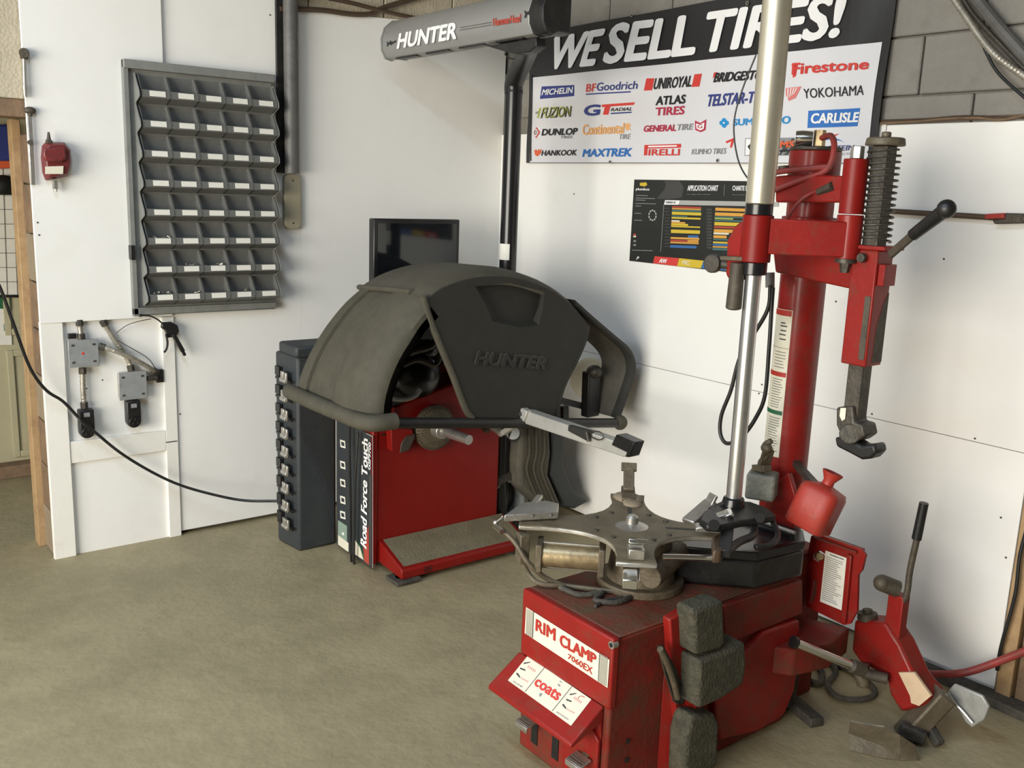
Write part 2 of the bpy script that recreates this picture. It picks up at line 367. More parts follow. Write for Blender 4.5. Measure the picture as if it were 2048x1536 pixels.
# next room
struct(B().box((-1.55, -4.5, 0), (-1.42, -1.5, 3.4)), 'wall_back_room', 'darkroom', sm=0)
struct(B().box((-1.42, -1.6, 0), (-.15, -1.5, 3.4)), 'wall_back_room_side', 'darkroom', sm=0)
XD = -1.40
dr = struct(B().box((XD-.02, -3.1, .07), (XD+.01, -1.65, 2.05)), 'door_1', 'door', bev=.003)
def zr(py, x=30): return onx(x, py, XD+.02).z
ypl = onx(5, 800, XD+.02).y
for (z0, z1) in ((zr(915), zr(700)), (zr(670), zr(380))):
    fr = B(); yA = onx(18, 800, XD).y; yB = yA+.42
    for a in ((yA, z0, yA+.035, z1), (yB-.035, z0, yB, z1), (yA+.035, z0, yB-.035, z0+.035), (yA+.035, z1-.035, yB-.035, z1)):
        fr.box((XD+.0105, a[0], a[1]), (XD+.024, a[2], a[3]))
    fr.done('door_moulding', 'door', dr, bev=.004)
struct(B().box((-1.42, -3.2, 0), (-1.3, -1.6, .07)), 'door_1_sill', 'woodd', bev=.004)
# ------------------------------------------------------------------ things seen through the doorway
q = [onx(*p, -1.372) for p in ((-14, 330), (40, 330), (52, 592), (-6, 592))]
ch = thing('wall_planner', (q[2]+q[3])/2, 'white ruled planner sheet seen through the doorway at the left edge', 'chart')
patch('sheet', q, 'paper', ch, thick=(-.003, 0, 0))
for k in range(1, 9):
    a = bil(q, 0, k/9)+V((.002, 0, 0)); c = bil(q, 1, k/9)+V((.002, 0, 0)); B().obox(a, c, .002, .0035).done('ruled_line', 'ink', ch)
for k in (.35, .7): B().obox(bil(q, k, 0)+V((.002, 0, 0)), bil(q, k, 1)+V((.002, 0, 0)), .002, .003).done('ruled_line', 'ink', ch)
B().obox(q[3]+V((.004, 0, 0)), q[2]+V((.004, 0, 0)), .01, .014).done('lower_rail', 'black', ch)
p = onx(8, 370, -1.33); 
b = B().sph(p, .07, (.5, 1, .75)); b.box(p+V((-.03, -.05, -.05)), p+V((.02, .05, -.02)))
b.done('cap', 'black', None, 'black cap hanging above the ruled planner in the doorway', 'cap')
pts = [onx(*a, -1.385) for a in ((-20, 250), (12, 250), (19, 290), (17, 322), (-20, 322))]
B().prism(pts, (.08, 0, 0)).done('cooler_bag', 'navy', None, 'dark blue bag in the doorway, at the very left edge of the picture', 'bag', bev=.01)
pts = [onx(*a, -1.385) for a in ((-20, 321), (18, 321), (18, 336), (-20, 338))]
B().prism(pts, (.06, 0, 0)).done('storage_tub', 'orgr', None, 'orange tub under the dark blue bag in the doorway', 'tub', bev=.004)
q = [onx(*p, -1.380) for p in ((-10, 592), (20, 597), (24, 690), (-6, 690))]
ns = thing('notice_sheet', (q[2]+q[3])/2, 'white notice with a green header on the cream door', 'notice')
patch('sheet', q, 'paper', ns, thick=(-.004, 0, 0))
patch('header', [q[0], q[1], bil(q, 1, .76), bil(q, 0, .76)], 'dgreen', ns, off=(.002, 0, 0), thick=(.001, 0, 0))
patch('emblem', [bil(q, a, c) for a, c in ((.5, .45), (.8, .45), (.8, .3), (.5, .3))], 'teal', ns, off=(.002, 0, 0))
# ================================================================== LEFT WALL THINGS
# parts bin rack
Y0, Y1 = -2.005, -1.350
Z0, Z1 = 1.052, 2.118
X0 = .031
rk = thing('parts_bin_rack', (X0, (Y0+Y1)/2, Z0), 'grey wall rack of forty small open parts bins with white labels', 'rack')
b = B().box((X0, Y0, Z0), (X0+.012, Y1, Z1))
b.box((X0+.012, Y0, Z1-.035), (X0+.045, Y1, Z1)); b.box((X0+.012, Y0, Z0+.006), (X0+.03, Y1, Z0+.036)); b.box((X0+.012, Y0, Z0), (X0+.03, Y0+.022, Z1))
b.done('frame', 'binfr', rk, bev=.003)
RH = (Z1-.05-(Z0+.045))/8; BW = (Y1-.005-(Y0+.055))/5
ys = Y0+.055; zs = Z0+.045
# scalloped side plates
for yy in (ys-.012, Y1-.003):
    prof = [(X0+.012, zs)]
    for k in range(8):
        for u, d in ((0, .030), (.08, .052), (.17, .080), (.22, .088), (.40, .084), (.70, .055), (.97, .032)):
            prof.append((X0+d+.004, zs+(k+u)*RH))
    prof.append((X0+.034, zs+8*RH)); prof.append((X0+.012, zs+8*RH))
    B().prism([(x, yy, z) for x, z in prof], (0, .003, 0)).done('side_plate', 'binfr', rk, sm=0)
t = .0025
def bin_obj(y, z, src=None):
    if src is None:
        b = B(); w = BW-.002; h = RH
        P = [(.013, h*.96), (.013, .06*h), (.03, .012*h), (.080, .17*h), (.086, .20*h), (.082, .44*h)]
        Q = [(.013+t, h*.96), (.013+t, .08*h), (.032, .05*h), (.076, .19*h), (.082, .23*h), (.078, .44*h)]
        loop = [(X0+x, y, z+q) for x, q in P] + [(X0+x, y, z+q) for x, q in reversed(Q)]
        b.prism(loop, (0, w, 0))
        side = [(.013, h*.96), (.013, .03*h), (.03, .012*h), (.080, .17*h), (.086, .20*h), (.085, .36*h), (.064, .62*h), (.036, .95*h)]
        for yy in (y, y+w-t): b.prism([(X0+x, yy, z+q) for x, q in side], (0, t, 0))
        o = b.done('bin', 'bin', rk, sm=0)
        o['_'] = 0; del o['_']
        c = B(); a = V((X0+.0868, y+w*.27, z+h*.235)); u = V((X0+.0833, y+w*.27, z+h*.42))
        c.prism([a, a+V((0, w*.56, 0)), u+V((0, w*.56, 0)), u], (.001, 0, 0))
        l = c.done('label_tag', 'paper', o, sm=0)
        return o, l
    o = src[0].copy(); l = src[1].copy(); sc.collection.objects.link(o); sc.collection.objects.link(l); l.parent = o
    return o, l
src = bin_obj(ys, zs)
cont = {(0, 0): 'n', (2, 0): 'n', (0, 1): 'n', (1, 1): 'n', (0, 3): 'n', (1, 2): 'f'}
for r in range(8):
    for c in range(5):
        pr = src if (r, c) == (0, 0) else bin_obj(0, 0, src)
        pr[0].location = V((0, c*BW, r*RH))
        if (r, c) in cont:
            b = B()
            for k in range(26 if cont[(r, c)] == 'n' else 8):
                x = X0+random.uniform(.025, .065); y = ys+c*BW+random.uniform(.02, BW-.02)
                z = zs+r*RH+random.uniform(.022, .058)
                d = V((random.uniform(-1, 1), random.uniform(-1, 1), random.uniform(-.5, .5))).normalized()*.008
                b.cyl(V((x, y, z))-d, V((x, y, z))+d, .003, n=6)
            b.done('loose_hardware', 'steel', rk, kind='stuff')
# one missing label, rub marks on the labels
B().box((X0+.012, Y0-.006, onx(253, 505, .05).z-.03), (X0+.05, Y0+.012, onx(253, 495, .05).z+.01)).done('latch', 'black', rk, bev=.002)
B().box((X0+.045, Y1-.13, Z1-.028), (X0+.046, Y1-.09, Z1-.016)).done('maker_tag', 'binfr', rk)
# vertical pipe in its dark slot, cover plate below
pw = [onx(555, 20, .02), onx(597, 20, .02)]
ya, yb = onx(553, 60, .03).y, onx(597, 60, .03).y
zq = onx(575, 350, .03).z; zc1_ = onx(585, 348, .04).z
pp = thing('riser_pipe', (.03, (ya+yb)/2, zq-.3), 'dull grey vertical pipe in a dark channel, right of the bin rack', 'pipe')
B().box((.0125, ya, zc1_+.003), (.028, yb, 3.38)).done('channel', 'black', pp, bev=.002)
B().cyl((.062, (ya+yb)/2, zc1_+.003), (.062, (ya+yb)/2, 3.38), .033).done('pipe', 'pipe', pp)
b = B(); yc0, yc1 = onx(569, 400, .04).y, onx(602, 400, .04).y; zc0, zc1 = onx(585, 459, .04).z, onx(585, 348, .04).z
rr = .03; pts = []
for cy, cz, a0 in ((yc1-rr, zc1-rr, 0), (yc0+rr, zc1-rr, 90), (yc0+rr, zc0+rr, 180), (yc1-rr, zc0+rr, 270)):
    for k in range(5): a = math.radians(a0+k*22.5); pts.append((.0125, cy+rr*math.cos(a), cz+rr*math.sin(a)))
b.prism(pts, (.03, 0, 0)); cp = b.done('cover_box', 'tan', None, 'tan rounded cover box at the foot of the grey riser pipe', 'cover', bev=.003)
b = B()
for zz in (zc0+.03, zc1-.03): b.cyl((.0425, (yc0+yc1)/2, zz), (.045, (yc0+yc1)/2, zz), .004, n=8)
b.done('screw', 'darkm', cp)
# two chrome tools on nails
def pin(px, py, x=.045): return onx(px, py, x)
tl = thing('hanging_socket_bar', pin(49, 195), 'short chrome bar with a knobbed head hanging highest at the left', 'tool')
b = B().cyl(pin(48, 118), pin(50, 180), .008, n=12); b.cyl(pin(50, 172), pin(51, 194), .011, .007, n=12); b.done('shank', 'steel', tl)
b = B().cyl(pin(48, 106, .03), pin(48, 106, .065), .019, n=12); b.cyl(pin(48, 98), pin(48, 118), .014, n=12); b.cyl(pin(43, 104), pin(56, 107), .010, n=10); b.done('knob_head', 'brnm', tl, bev=.002)
tl = thing('hanging_air_gauge', pin(64, 370), 'long flat chrome gauge stick hanging beside the dark red box', 'tool')
b = B().obox(pin(59, 232), pin(66, 370), .016, .008, up=(1, 0, 0)); b.done('stem', 'steel', tl, bev=.002)
b = B().sph(pin(60, 221), .021, (.7, 1.1, .7)); b.cyl(pin(60, 214), pin(60, 232), .009, n=10); b.done('head', 'brnm', tl)
b = B().cyl(pin(60, 285, .04), pin(60, 285, .056), .010, n=10); b.done('slider', 'darkm', tl)
# dark red box
rg = thing('air_line_regulator', onx(110, 362, .03), 'dark red metal air unit with a white sticker on the wall', 'air unit')
o0 = [(83, 292), (90, 284), (125, 285), (137, 300), (138, 325), (132, 352), (90, 361), (84, 345), (81, 315)]
pts = [onx(*p, .031) for p in o0]; c = sum(pts, V((0, 0, 0)))/len(pts)
b = B().loft([pts, [p+V((.035, 0, 0)) for p in pts], [c+(p-c)*.82+V((.06, 0, 0)) for p in pts]]); b.done('housing', 'dkred', rg, bev=.004)
pts = [onx(*p, .093) for p in ((86, 296), (128, 296), (131, 318), (118, 324), (89, 322), (84, 310))]
b = B().prism(pts, (.022, 0, 0)); b.done('front_cap', 'dkred', rg, bev=.006)
patch('sticker', [onx(*p, .10) for p in ((91, 333), (127, 332), (126, 348), (91, 348))], 'cream', rg, thick=(-.006, 0, 0))
b = B().cyl(onx(98, 285, .07), onx(97, 264, .07), .010, .004, n=10); b.cyl(onx(98, 287, .07), onx(98, 280, .07), .013, n=6); b.done('top_nipple', 'brnm', rg)
b = B().cyl(onx(110, 360, .06), onx(111, 378, .06), .011, n=6); b.cyl(onx(111, 376, .06), onx(111, 383, .06), .007, n=8); b.done('lower_nipple', 'steel', rg)
# junction boxes
def jbox(quad, dx, label, red):
    lo = [onx(*p, .008) for p in quad]; z0 = min(p.z for p in lo); z1 = max(p.z for p in lo); y0 = min(p.y for p in lo); y1 = max(p.y for p in lo)
    y0 = (lo[0].y+lo[3].y)/2; y1 = (lo[1].y+lo[2].y)/2; z1 = (lo[0].z+lo[1].z)/2; z0 = (lo[2].z+lo[3].z)/2
    # measured on the cover plane
    c = [onx(*p, .05) for p in quad]
    y0 = (c[0].y+c[3].y)/2; y1 = (c[1].y+c[2].y)/2; z1 = (c[0].z+c[1].z)/2; z0 = (c[2].z+c[3].z)/2
    g = thing('junction_box', (.006, (y0+y1)/2, z0), label, 'junction box')
    B().box((.0065, y0+.004, z0+.004), (.046, y1-.004, z1-.004)).done('box', 'flex', g, bev=.008)
    B().box((.0465, y0, z0), (.050, y1, z1)).done('cover', 'galv', g, bev=.008)
    for yy in (y0+.018, y1-.018):
        for zz in (z0+.022, z1-.022): B().box((.050, yy-.006, zz-.004), (.0525, yy+.006, zz+.004)).done('screw', 'darkm', g, bev=.001)
    if red: B().cyl((.050, (y0+y1)/2-.003, (z0+z1)/2), (.0512, (y0+y1)/2-.003, (z0+z1)/2), .006, n=12).done('red_dot', 'pred', g, label='small red dot on the cover')
    return g, y0, y1, z0, z1
j1 = jbox([(136, 681), (197, 678), (198, 732), (138, 736)], 0, 'grey steel junction box with a red dot, the upper left one', True)
j2 = jbox([(238, 744), (294, 743), (294, 797), (238, 801)], 0, 'grey steel junction box above the black outlet, the lower right one', False)
def rc(p0, p1, w, name, label):
    a = onx(*p0, .03); c = onx(*p1, .03); g = thing(name, c, label, 'outlet')
    m = (a+c)/2
    b = B(); zt_, zb_ = a.z, c.z; y = (a.y+c.y)/2; pts = []
    for k in range(9): t_ = math.radians(180+k*22.5); pts.append((.008, y+w*math.cos(t_), zb_+w+w*math.sin(t_)))
    pts += [(.008, y+w, zt_), (.008, y-w, zt_)]
    b.prism(pts, (.045, 0, 0)); b.done('housing', 'black', g, bev=.005)
    b = B().cyl((.053, y, zb_+w), (.062, y, zb_+w), w*.82, n=24); b.done('socket_face', 'blackg', g, bev=.002)
    b = B()
    for k in range(3): t_ = math.radians(90+120*k); b.box((.062, y+w*.4*math.cos(t_)-.002, zb_+w+w*.4*math.sin(t_)-.005), (.0625, y+w*.4*math.cos(t_)+.002, zb_+w+w*.4*math.sin(t_)+.005))
    b.done('slots', 'darkm', g)
    B().box((.053, y-w*.4, zt_-.03), (.055, y+w*.4, zt_-.012)).done('label_plate', 'gyt', g)
    return g
rc((169, 818), (175, 875), .030, 'twist_outlet', 'black rounded outlet where the long cable runs past')
rc((265, 800), (266, 854), .030, 'twist_outlet', 'black rounded outlet fixed under the lower right junction box')
def flexc(pts, r, label, fit=True):
    P = [onx(x, y, d) for x, y, d in pts]
    g = thing('flexible_conduit', P[-1], label, 'conduit')
    B().tube(P, r, 10, 6, ridge=.10, pitch=.012).done('hose', 'flex', g)
    for a, c in ((P[0], P[1]), (P[-1], P[-2])):
        d = (c-a).normalized(); B().cyl(a, a+d*.025, r*1.45, n=8).done('fitting', 'darkm', g)
    return g
flexc([(158, 640, .02), (160, 655, .025), (163, 679, .03)], .011, 'ribbed conduit entering the top of the upper left junction box')
flexc([(165, 736, .03), (166, 780, .03), (169, 816, .03)], .011, 'straight ribbed conduit between the upper left box and its outlet')
flexc([(198, 692, .035), (225, 700, .055), (262, 715, .062), (295, 733, .05), (314, 745, .02)], .011, 'ribbed conduit arching right from the upper left junction box')
flexc([(205, 641, .02), (228, 678, .022), (248, 706, .022), (259, 726, .025), (263, 742, .03)], .011, 'ribbed conduit slanting down into the lower right junction box')
b = B().box(onx(311, 764, .008), onx(327, 739, .03)); b.done('cable_clamp', 'black', None, 'small black clamp plate on the white board beside the lower right box', 'clamp', bev=.003)
B().cyl(onx(294, 757, .03), onx(314, 755, .03), .012, n=8).done('conduit_coupling', 'darkm', None, 'short dark coupling between the lower right junction box and the clamp', 'coupling')
B().box(onx(135, 677, .02), onx(153, 667, .04)).done('terminal_clip', 'black', None, 'small black clip on top of the upper left junction box', 'clip', bev=.002)
B().tube([onx(x, y, d) for x, y, d in ((232, 666, .03), (255, 650, .04), (280, 642, .05), (302, 638, .05))], .0018, 6).done('loose_wire', 'copper', None, 'thin loose wire rising towards the blow gun', 'wire')
B().tube([onx(x, y, d) for x, y, d in ((234, 680, .05), (262, 696, .06), (295, 716, .06), (312, 738, .04))], .002, 6).done('loose_wire', 'brnm', None, 'thin loose wire lying along the arching conduit', 'wire')
# blow gun
def bg(x, y, d=.065): return onx(x, y, d)
g = thing('blow_gun', bg(366, 708), 'black air blow gun with a bent nozzle hanging on the wall', 'blow gun')
B().tube([bg(282, 631), (bg(300, 632)), bg(315, 639), bg(326, 648)], .0035, 8).done('nozzle_tube', 'black', g)
B().sph(bg(281, 631), .007).done('nozzle_tip', 'black', g)
b = B().prism([bg(x, y, .04) for x, y in ((322, 644), (340, 643), (353, 650), (356, 662), (349, 672), (333, 675), (328, 660), (320, 655))], (.022, 0, 0)); b.done('body', 'black', g, bev=.005)
b = B().obox(bg(346, 668), bg(366, 703), .018, .020, up=(1, 0, 0)); b.cyl(bg(364, 700), bg(370, 711), .008, n=8); b.done('grip', 'black', g, bev=.004)
B().tube([bg(332, 668), bg(335, 685), bg(333, 698), bg(328, 705)], .005, 8).done('trigger', 'black', g)
# long cable
pts = [(-260, 180, .02), (-200, 240, .12), (-90, 430, .25), (-30, 520, .25), (0, 575, .22), (28, 650, .18), (60, 735, .12), (92, 780, .09), (125, 802, .07), (152, 830, .065), (164, 844, .075), (192, 866, .075), (240, 905, .07), (300, 942, .08), (360, 970, .1), (430, 990, .15), (490, 1001, .2), (556, 1002, .3)]
B().tube([onx(*p) for p in pts], .0065, 8, 5).done('power_cable', 'black', None, 'long black power cable sagging from the doorway to the balancer', 'cable')
# tubes above the left wall boards
B().tube([onx(x, y, .03) for x, y in ((560, 18), (640, 20), (700, 28), (740, 28), (760, 18), (790, 8), (860, -12))], .012, 8).done('ceiling_tube', 'copper', None, 'brown tube bending upwards above the white boards at the top', 'tube')
B().tube([onx(x, y, .05) for x, y in ((600, -15), (690, 3), (750, 18), (800, 30), (850, 40), (862, 45))], .010, 8).done('ceiling_tube', 'copper', None, 'brown tube slanting down to the end of the silver sensor bar', 'tube')

# ================================================================== BANNER
def wave(p):
    return V((p.x, p.y - .004*math.sin(p.x*9+p.z*3) - .0035*math.sin(p.x*21-p.z*8+1)*max(0, min(1, (p.x-1.2))) - .003*math.sin(p.z*14+p.x*2), p.z))
YB = -.024
def bn(x, y, o=0): return ony(x, y, YB-o)
zTL = ony(1062, 68, YB).z
TLb, BLb, BRb = bn(1062, 68), bn(1054, 326), bn(1747, 350)
zb2 = ony(1400, 6, YB)
sl = (zb2.z-TLb.z)/(zb2.x-TLb.x)
TRb = V((ony(1790, 0, YB).x+.005, YB, TLb.z+sl*(2.27-TLb.x)))
bq = [TLb, TRb, BRb, BLb]
bq[2] = V((BRb.x, YB, BLb.z))
bn_ = thing('tire_banner', (1.25, YB, BLb.z), 'large black and white vinyl banner of tire makers on the right wall', 'banner')
patch('vinyl_sheet', bq, 'bblack', bn_, fn=wave, nx=60, ny=20, thick=(0, .002, 0))
WHT = [bn(1067, 155), bn(1765, 84), V((bn(1733, 345).x, YB, BLb.z+.002)), bn(1062, 325)]
patch('white_field', WHT, 'bwhite', bn_, off=(0, -.0025, 0), fn=wave, nx=60, ny=20)
LAY = [.0045]
LAYS = [0]
def L_(s, q, m, bold=.02, shear=0):
    LAY[0] += .00001; return lettering(s, [bn(*p) for p in q], m, bn_, bold, shear, off=(0, -LAY[0]-.0022, 0), fn=wave)
def P_(q, m, o=0):
    LAYS[0] += .000008; return patch('emblem', [bn(*p) for p in q], m, bn_, off=(0, -(.0042+LAYS[0]+(.0016 if o >= .0048 else 0)), 0), fn=wave, nx=8, ny=2)
L_('WE', [(1112, 76), (1211, 60), (1190, 130), (1097, 138)], 'lwhite', .045)
L_('SELL', [(1228, 50), (1401, 29), (1388, 108), (1211, 127)], 'lwhite', .045)
L_('TIRES!', [(1421, 26), (1697, -14), (1676, 73), (1403, 106)], 'lwhite', .045)
P_([(1084, 173), (1149, 170), (1148, 192), (1080, 198)], 'navy', .004)
L_('MICHELIN', [(1088, 179), (1147, 174), (1145, 186), (1084, 190.5)], 'lwhite', .03)
L_('BF', [(1176, 169), (1196, 167.5), (1194, 182.5), (1174, 184)], 'pred', .02)
L_('Goodrich', [(1198, 166), (1279, 162), (1276, 178), (1196, 182.5)], 'navy', .015)
P_([(1172.5, 187.5), (1263, 182.5), (1263, 185.2), (1172.5, 190)], 'navy')
P_([(1294, 157), (1310, 156.7), (1304.7, 180.6), (1288.5, 181.5)], 'pred'); P_([(1391.5, 149), (1407, 147.7), (1401.4, 173.4), (1385, 174.3)], 'pred')
L_('UNIROYAL', [(1313, 157), (1389, 151.6), (1384, 173.4), (1307.5, 178.8)], 'pblk', .025)
L_('FUZION', [(1088, 215.6), (1142.6, 212.6), (1140.1, 233.1), (1083, 236.6)], 'pblk', .03)
L_('FUZION', [(1087.5, 215), (1142, 212), (1139.5, 232.5), (1082.5, 236)], 'lime', .012)
P_([(1079, 216), (1083, 216), (1078, 236), (1075, 236)], 'lime'); P_([(1072, 224), (1079, 222), (1078, 227), (1072, 228)], 'gyt')
L_('G', [(1171, 211.5), (1203, 209.5), (1199.5, 230), (1168.5, 231.5)], 'navy', .06)
P_([(1205, 209.5), (1271, 204.6), (1268, 210), (1205, 214.5)], 'pred'); P_([(1211, 214), (1222.5, 213), (1218, 229.4), (1207, 229.7)], 'pred')
L_('RADIAL', [(1226, 216.5), (1268, 214.5), (1265, 221), (1224, 223)], 'pblk', .02)
P_([(1223, 225.8), (1264, 223.4), (1264, 226), (1223, 228.6)], 'navy')
L_('ATLAS', [(1315, 193.5), (1373.5, 189.6), (1370.7, 206.8), (1312, 210.4)], 'pblk', .04)
L_('TIRES', [(1312.5, 215.8), (1370.5, 212), (1368, 228.5), (1311, 231)], 'crim', .04)
L_('DUNLOP', [(1088, 258.5), (1156, 256), (1154, 269), (1086, 271)], 'pblk', .05)
L_('TIRES', [(1122.5, 272), (1145.5, 271), (1145, 276.5), (1122, 277)], 'gyt', .03)
P_([(1074.5, 254), (1082, 265), (1074.5, 277), (1070, 265)], 'pred', .004); P_([(1074.5, 257), (1079.6, 265), (1074.5, 274), (1071.5, 265)], 'lwhite', .0050)
L_('D', [(1072.5, 261.5), (1077, 261.5), (1077, 269), (1072.5, 269)], 'pblk', .03)
L_('Continental', [(1167, 249.5), (1251, 246.5), (1249, 266.5), (1166.5, 270)], 'orange', .03)
P_([(1252, 249), (1257, 246), (1263, 250), (1260, 255), (1264, 262), (1259, 258), (1255, 262), (1252, 256)], 'orange')
L_('TIRE', [(1242, 269), (1263.5, 268), (1262, 278), (1240, 278.5)], 'gyt', .01)
L_('GENERAL', [(1290, 251.5), (1353, 249), (1351, 261.5), (1288, 263.7)], 'crim', .045)
L_('TIRE', [(1355.5, 249), (1387.5, 247.4), (1385, 259), (1352.5, 260.4)], 'gyt', .035)
P_([(1390, 241), (1401, 246), (1413.5, 238.5), (1411.5, 260), (1401.4, 264.5), (1390.5, 260)], 'crim', .004)
P_([(1393, 247), (1401, 249), (1410, 245), (1408.5, 257.5), (1401.4, 261), (1393.5, 257)], 'lwhite', .0050)
L_('G', [(1396, 249.5), (1406, 248.5), (1405.5, 256.5), (1396, 257)], 'crim', .02)
L_('HANKOOK', [(1088, 301), (1156, 299.5), (1154, 310.7), (1086, 311.5)], 'pblk', .035)
P_([(1071.5, 301), (1075, 299), (1078, 302), (1080, 298), (1082, 301), (1085, 297), (1085, 306), (1078, 313), (1073, 310)], 'orgr')
L_('MAXTREK', [(1170, 299), (1268, 296.6), (1265, 312.5), (1167, 313.4)], 'blue', .045)
P_([(1290, 290), (1361.7, 287.5), (1362, 295.5), (1290, 297.5)], 'pred', .004); P_([(1298, 291.8), (1354, 290.3), (1354, 293.2), (1298, 294.8)], 'lwhite', .0050)
P_([(1290, 290), (1296.6, 290), (1296, 310.7), (1289.5, 311)], 'pred')
L_('IRELLI', [(1300, 299), (1360, 298), (1359.3, 310.3), (1299, 310.7)], 'pred', .04)
L_('BRIDGESTONE', [(1437, 146.5), (1556, 139), (1551, 157), (1431, 165)], 'pblk', .04)
P_([(1431, 146), (1438, 144.5), (1434, 152), (1429, 158)], 'pred')
L_('TELSTAR-TIRES', [(1421, 190), (1552, 181), (1547, 203), (1415, 213.5)], 'navy', .035)
L_('Firestone', [(1586, 127), (1741, 118.5), (1738, 138), (1585, 149)], 'pred', .045)
P_([(1583, 128), (1596, 127), (1592, 152), (1586, 156)], 'pred')
L_('YOKOHAMA', [(1608.5, 178), (1732, 170.5), (1730.5, 190.5), (1610, 197.5)], 'pblk', .005)
P_([(1572, 176), (1604, 173), (1592, 196), (1578, 202), (1572, 190)], 'pink', .004)
for k in range(4): P_([(1576+6*k, 176.5-k*.5), (1578.2+6*k, 176.3-k*.5), (1577+4*k, 197-k*3), (1575.5+4*k, 197-k*3)], 'lwhite', .0050)
L_('SUMITOMO', [(1470, 239), (1582, 232), (1580.5, 247), (1469, 251.5)], 'lblue', .04)
for a, c in ((0, -5), (5, 0), (0, 5), (-5, 0)):
    P_([(1449.7+a+5*math.cos(k*PI/4), 246+c+5*math.sin(k*PI/4)) for k in range(8)], 'lblue', .004+.0001*(a+c))
P_([(1449.7+2*math.cos(k*PI/4), 246+2*math.sin(k*PI/4)) for k in range(8)], 'lwhite', .0055)
P_([(1618, 221.7), (1723, 216.4), (1717, 252.6), (1615, 256)], 'blue', .004)
L_('CARLISLE', [(1626, 227.5), (1722, 225), (1718, 244), (1623, 247)], 'lwhite', .045)
L_('VREDESTEIN', [(1613, 293), (1711, 290), (1709, 300.5), (1612, 304)], 'navy', .01)
pts = [(1634+k*5.5, 285-10*math.sin(k*PI/10)) for k in range(11)] + [(1689-k*5.5, 284.5-5.5*math.sin(k*PI/10)) for k in range(1, 10)]
P_(pts, 'blue'); P_([(1655, 272), (1678, 267), (1672, 271), (1655, 274)], 'pred')
L_('PROTECTORS', [(1660, 307), (1716, 305), (1716, 309), (1660, 311)], 'gyt', .0)
L_('KUMHO TIRES', [(1386, 298), (1456, 296.5), (1454, 307.5), (1384, 309)], 'gyt', .01)
P_([(1453, 283), (1472, 275), (1466, 295), (1462, 296), (1464.5, 282.5), (1455, 287)], 'pred')
P_([(1492, 276.5), (1596, 275), (1591, 311), (1491, 312)], 'gyt', .0038); P_([(1493.5, 278), (1530, 278), (1530, 310.5), (1492.5, 310.5)], 'lwhite', .0044)
P_([(1530, 278), (1594, 277), (1589.5, 309.5), (1530, 310.5)], 'dark2', .0044)
L_('MS', [(1563, 283), (1590, 282), (1588, 294.5), (1561, 295)], 'orgr', .06)
P_([(1560, 300), (1586, 299), (1585, 303), (1560, 304)], 'pblk', .0050)
P_([(1497+4*0, 293), (1503, 287), (1512, 291), (1512, 300), (1502, 302)], 'pblk', .0050)
b = B()
for px, py in ((1222, 324), (1436, 321), (1494, 6), (1262, 30)):
    c = wave(bn(px, py, .007)); b.lathe(c, [(.004, 0), (.008, 0), (.008, .002), (.004, .002), (.004, 0)], 12, (0, -1, 0))
b.done('grommets', 'steel', bn_, kind='stuff')
B().tube([wave(bn(1063, y, .006)) for y in (150, 200, 260, 322)], .004, 8).done('left_hem_cord', 'black', bn_)
# ------------------------------------------------------------------ application chart
YP = -.013
def pn(x, y, o=0): return ony(x, y, YP-o)
A, Dp = pn(1268.5, 359), pn(1258, 521.5)
pq = [V((A.x, YP, A.z)), V((A.x+.77, YP, A.z+.003)), V((A.x+.77, YP, Dp.z)), V((A.x, YP, Dp.z))]
ps = thing('application_chart', (A.x+.33, YP, Dp.z), 'dark wheel weight chart poster with coloured rows on the right wall', 'poster')
patch('sheet', pq, 'pblack', ps, thick=(0, .002, 0))
S = 7.585
def pz(x, y): return (1250+x/S, 350+y/S)                          # from the enlarged crop of the poster
def PP(q, m, o=.001): return patch('printed_block', [pn(*pz(*p), o) for p in q], m, ps)
def PT(s, q, m, bold=.02, shear=0): return lettering(s, [pn(*pz(*p), .0022) for p in q], m, ps, bold, shear)
PP([(590, 90), (830, 90), (890, 190), (860, 340), (700, 365), (480, 360), (600, 220), (620, 140)], 'dark2', .0006)
PP([(225, 120), (320, 110), (340, 145), (300, 175), (225, 160)], 'yel'); PT('plumbco', [(170, 195), (372, 200), (368, 245), (165, 240)], 'lwhite', .03)
PT('APPLICATION CHART', [(955, 158), (1415, 158), (1408, 240), (948, 238)], 'lwhite', .02)
PT('For light alloy wheels', [(948, 285), (1295, 285), (1292, 305), (945, 305)], 'gyt', 0)
PP([(1508, 150), (1514, 150), (1500, 318), (1495, 318)], 'gyt')
PT("CHARTE D'APPLICATION", [(1635, 160), (2190, 165), (2185, 240), (1630, 235)], 'lwhite', .02)
PT('Pour jantes en alliage leger', [(1630, 290), (2080, 292), (2078, 312), (1628, 310)], 'gyt', 0)
PP([(605, 380), (2330, 411), (2330, 481), (590, 450)], 'pgrey', .0008); PP([(612, 383), (830, 387), (810, 450), (592, 448)], 'lwhite', .0014)
PT('PASSENGER CAR', [(625, 400), (770, 403), (765, 430), (620, 428)], 'pblk', .02)
PP([(585, 450), (592, 450), (545, 1160), (538, 1160)], 'gyt')
def row(x0, x1, y, h, m, sl=.02):
    PP([(x0, y), (x1, y+(x1-x0)*sl), (x1-2, y+h+(x1-x0)*sl), (x0-2, y+h)], m, .0012)
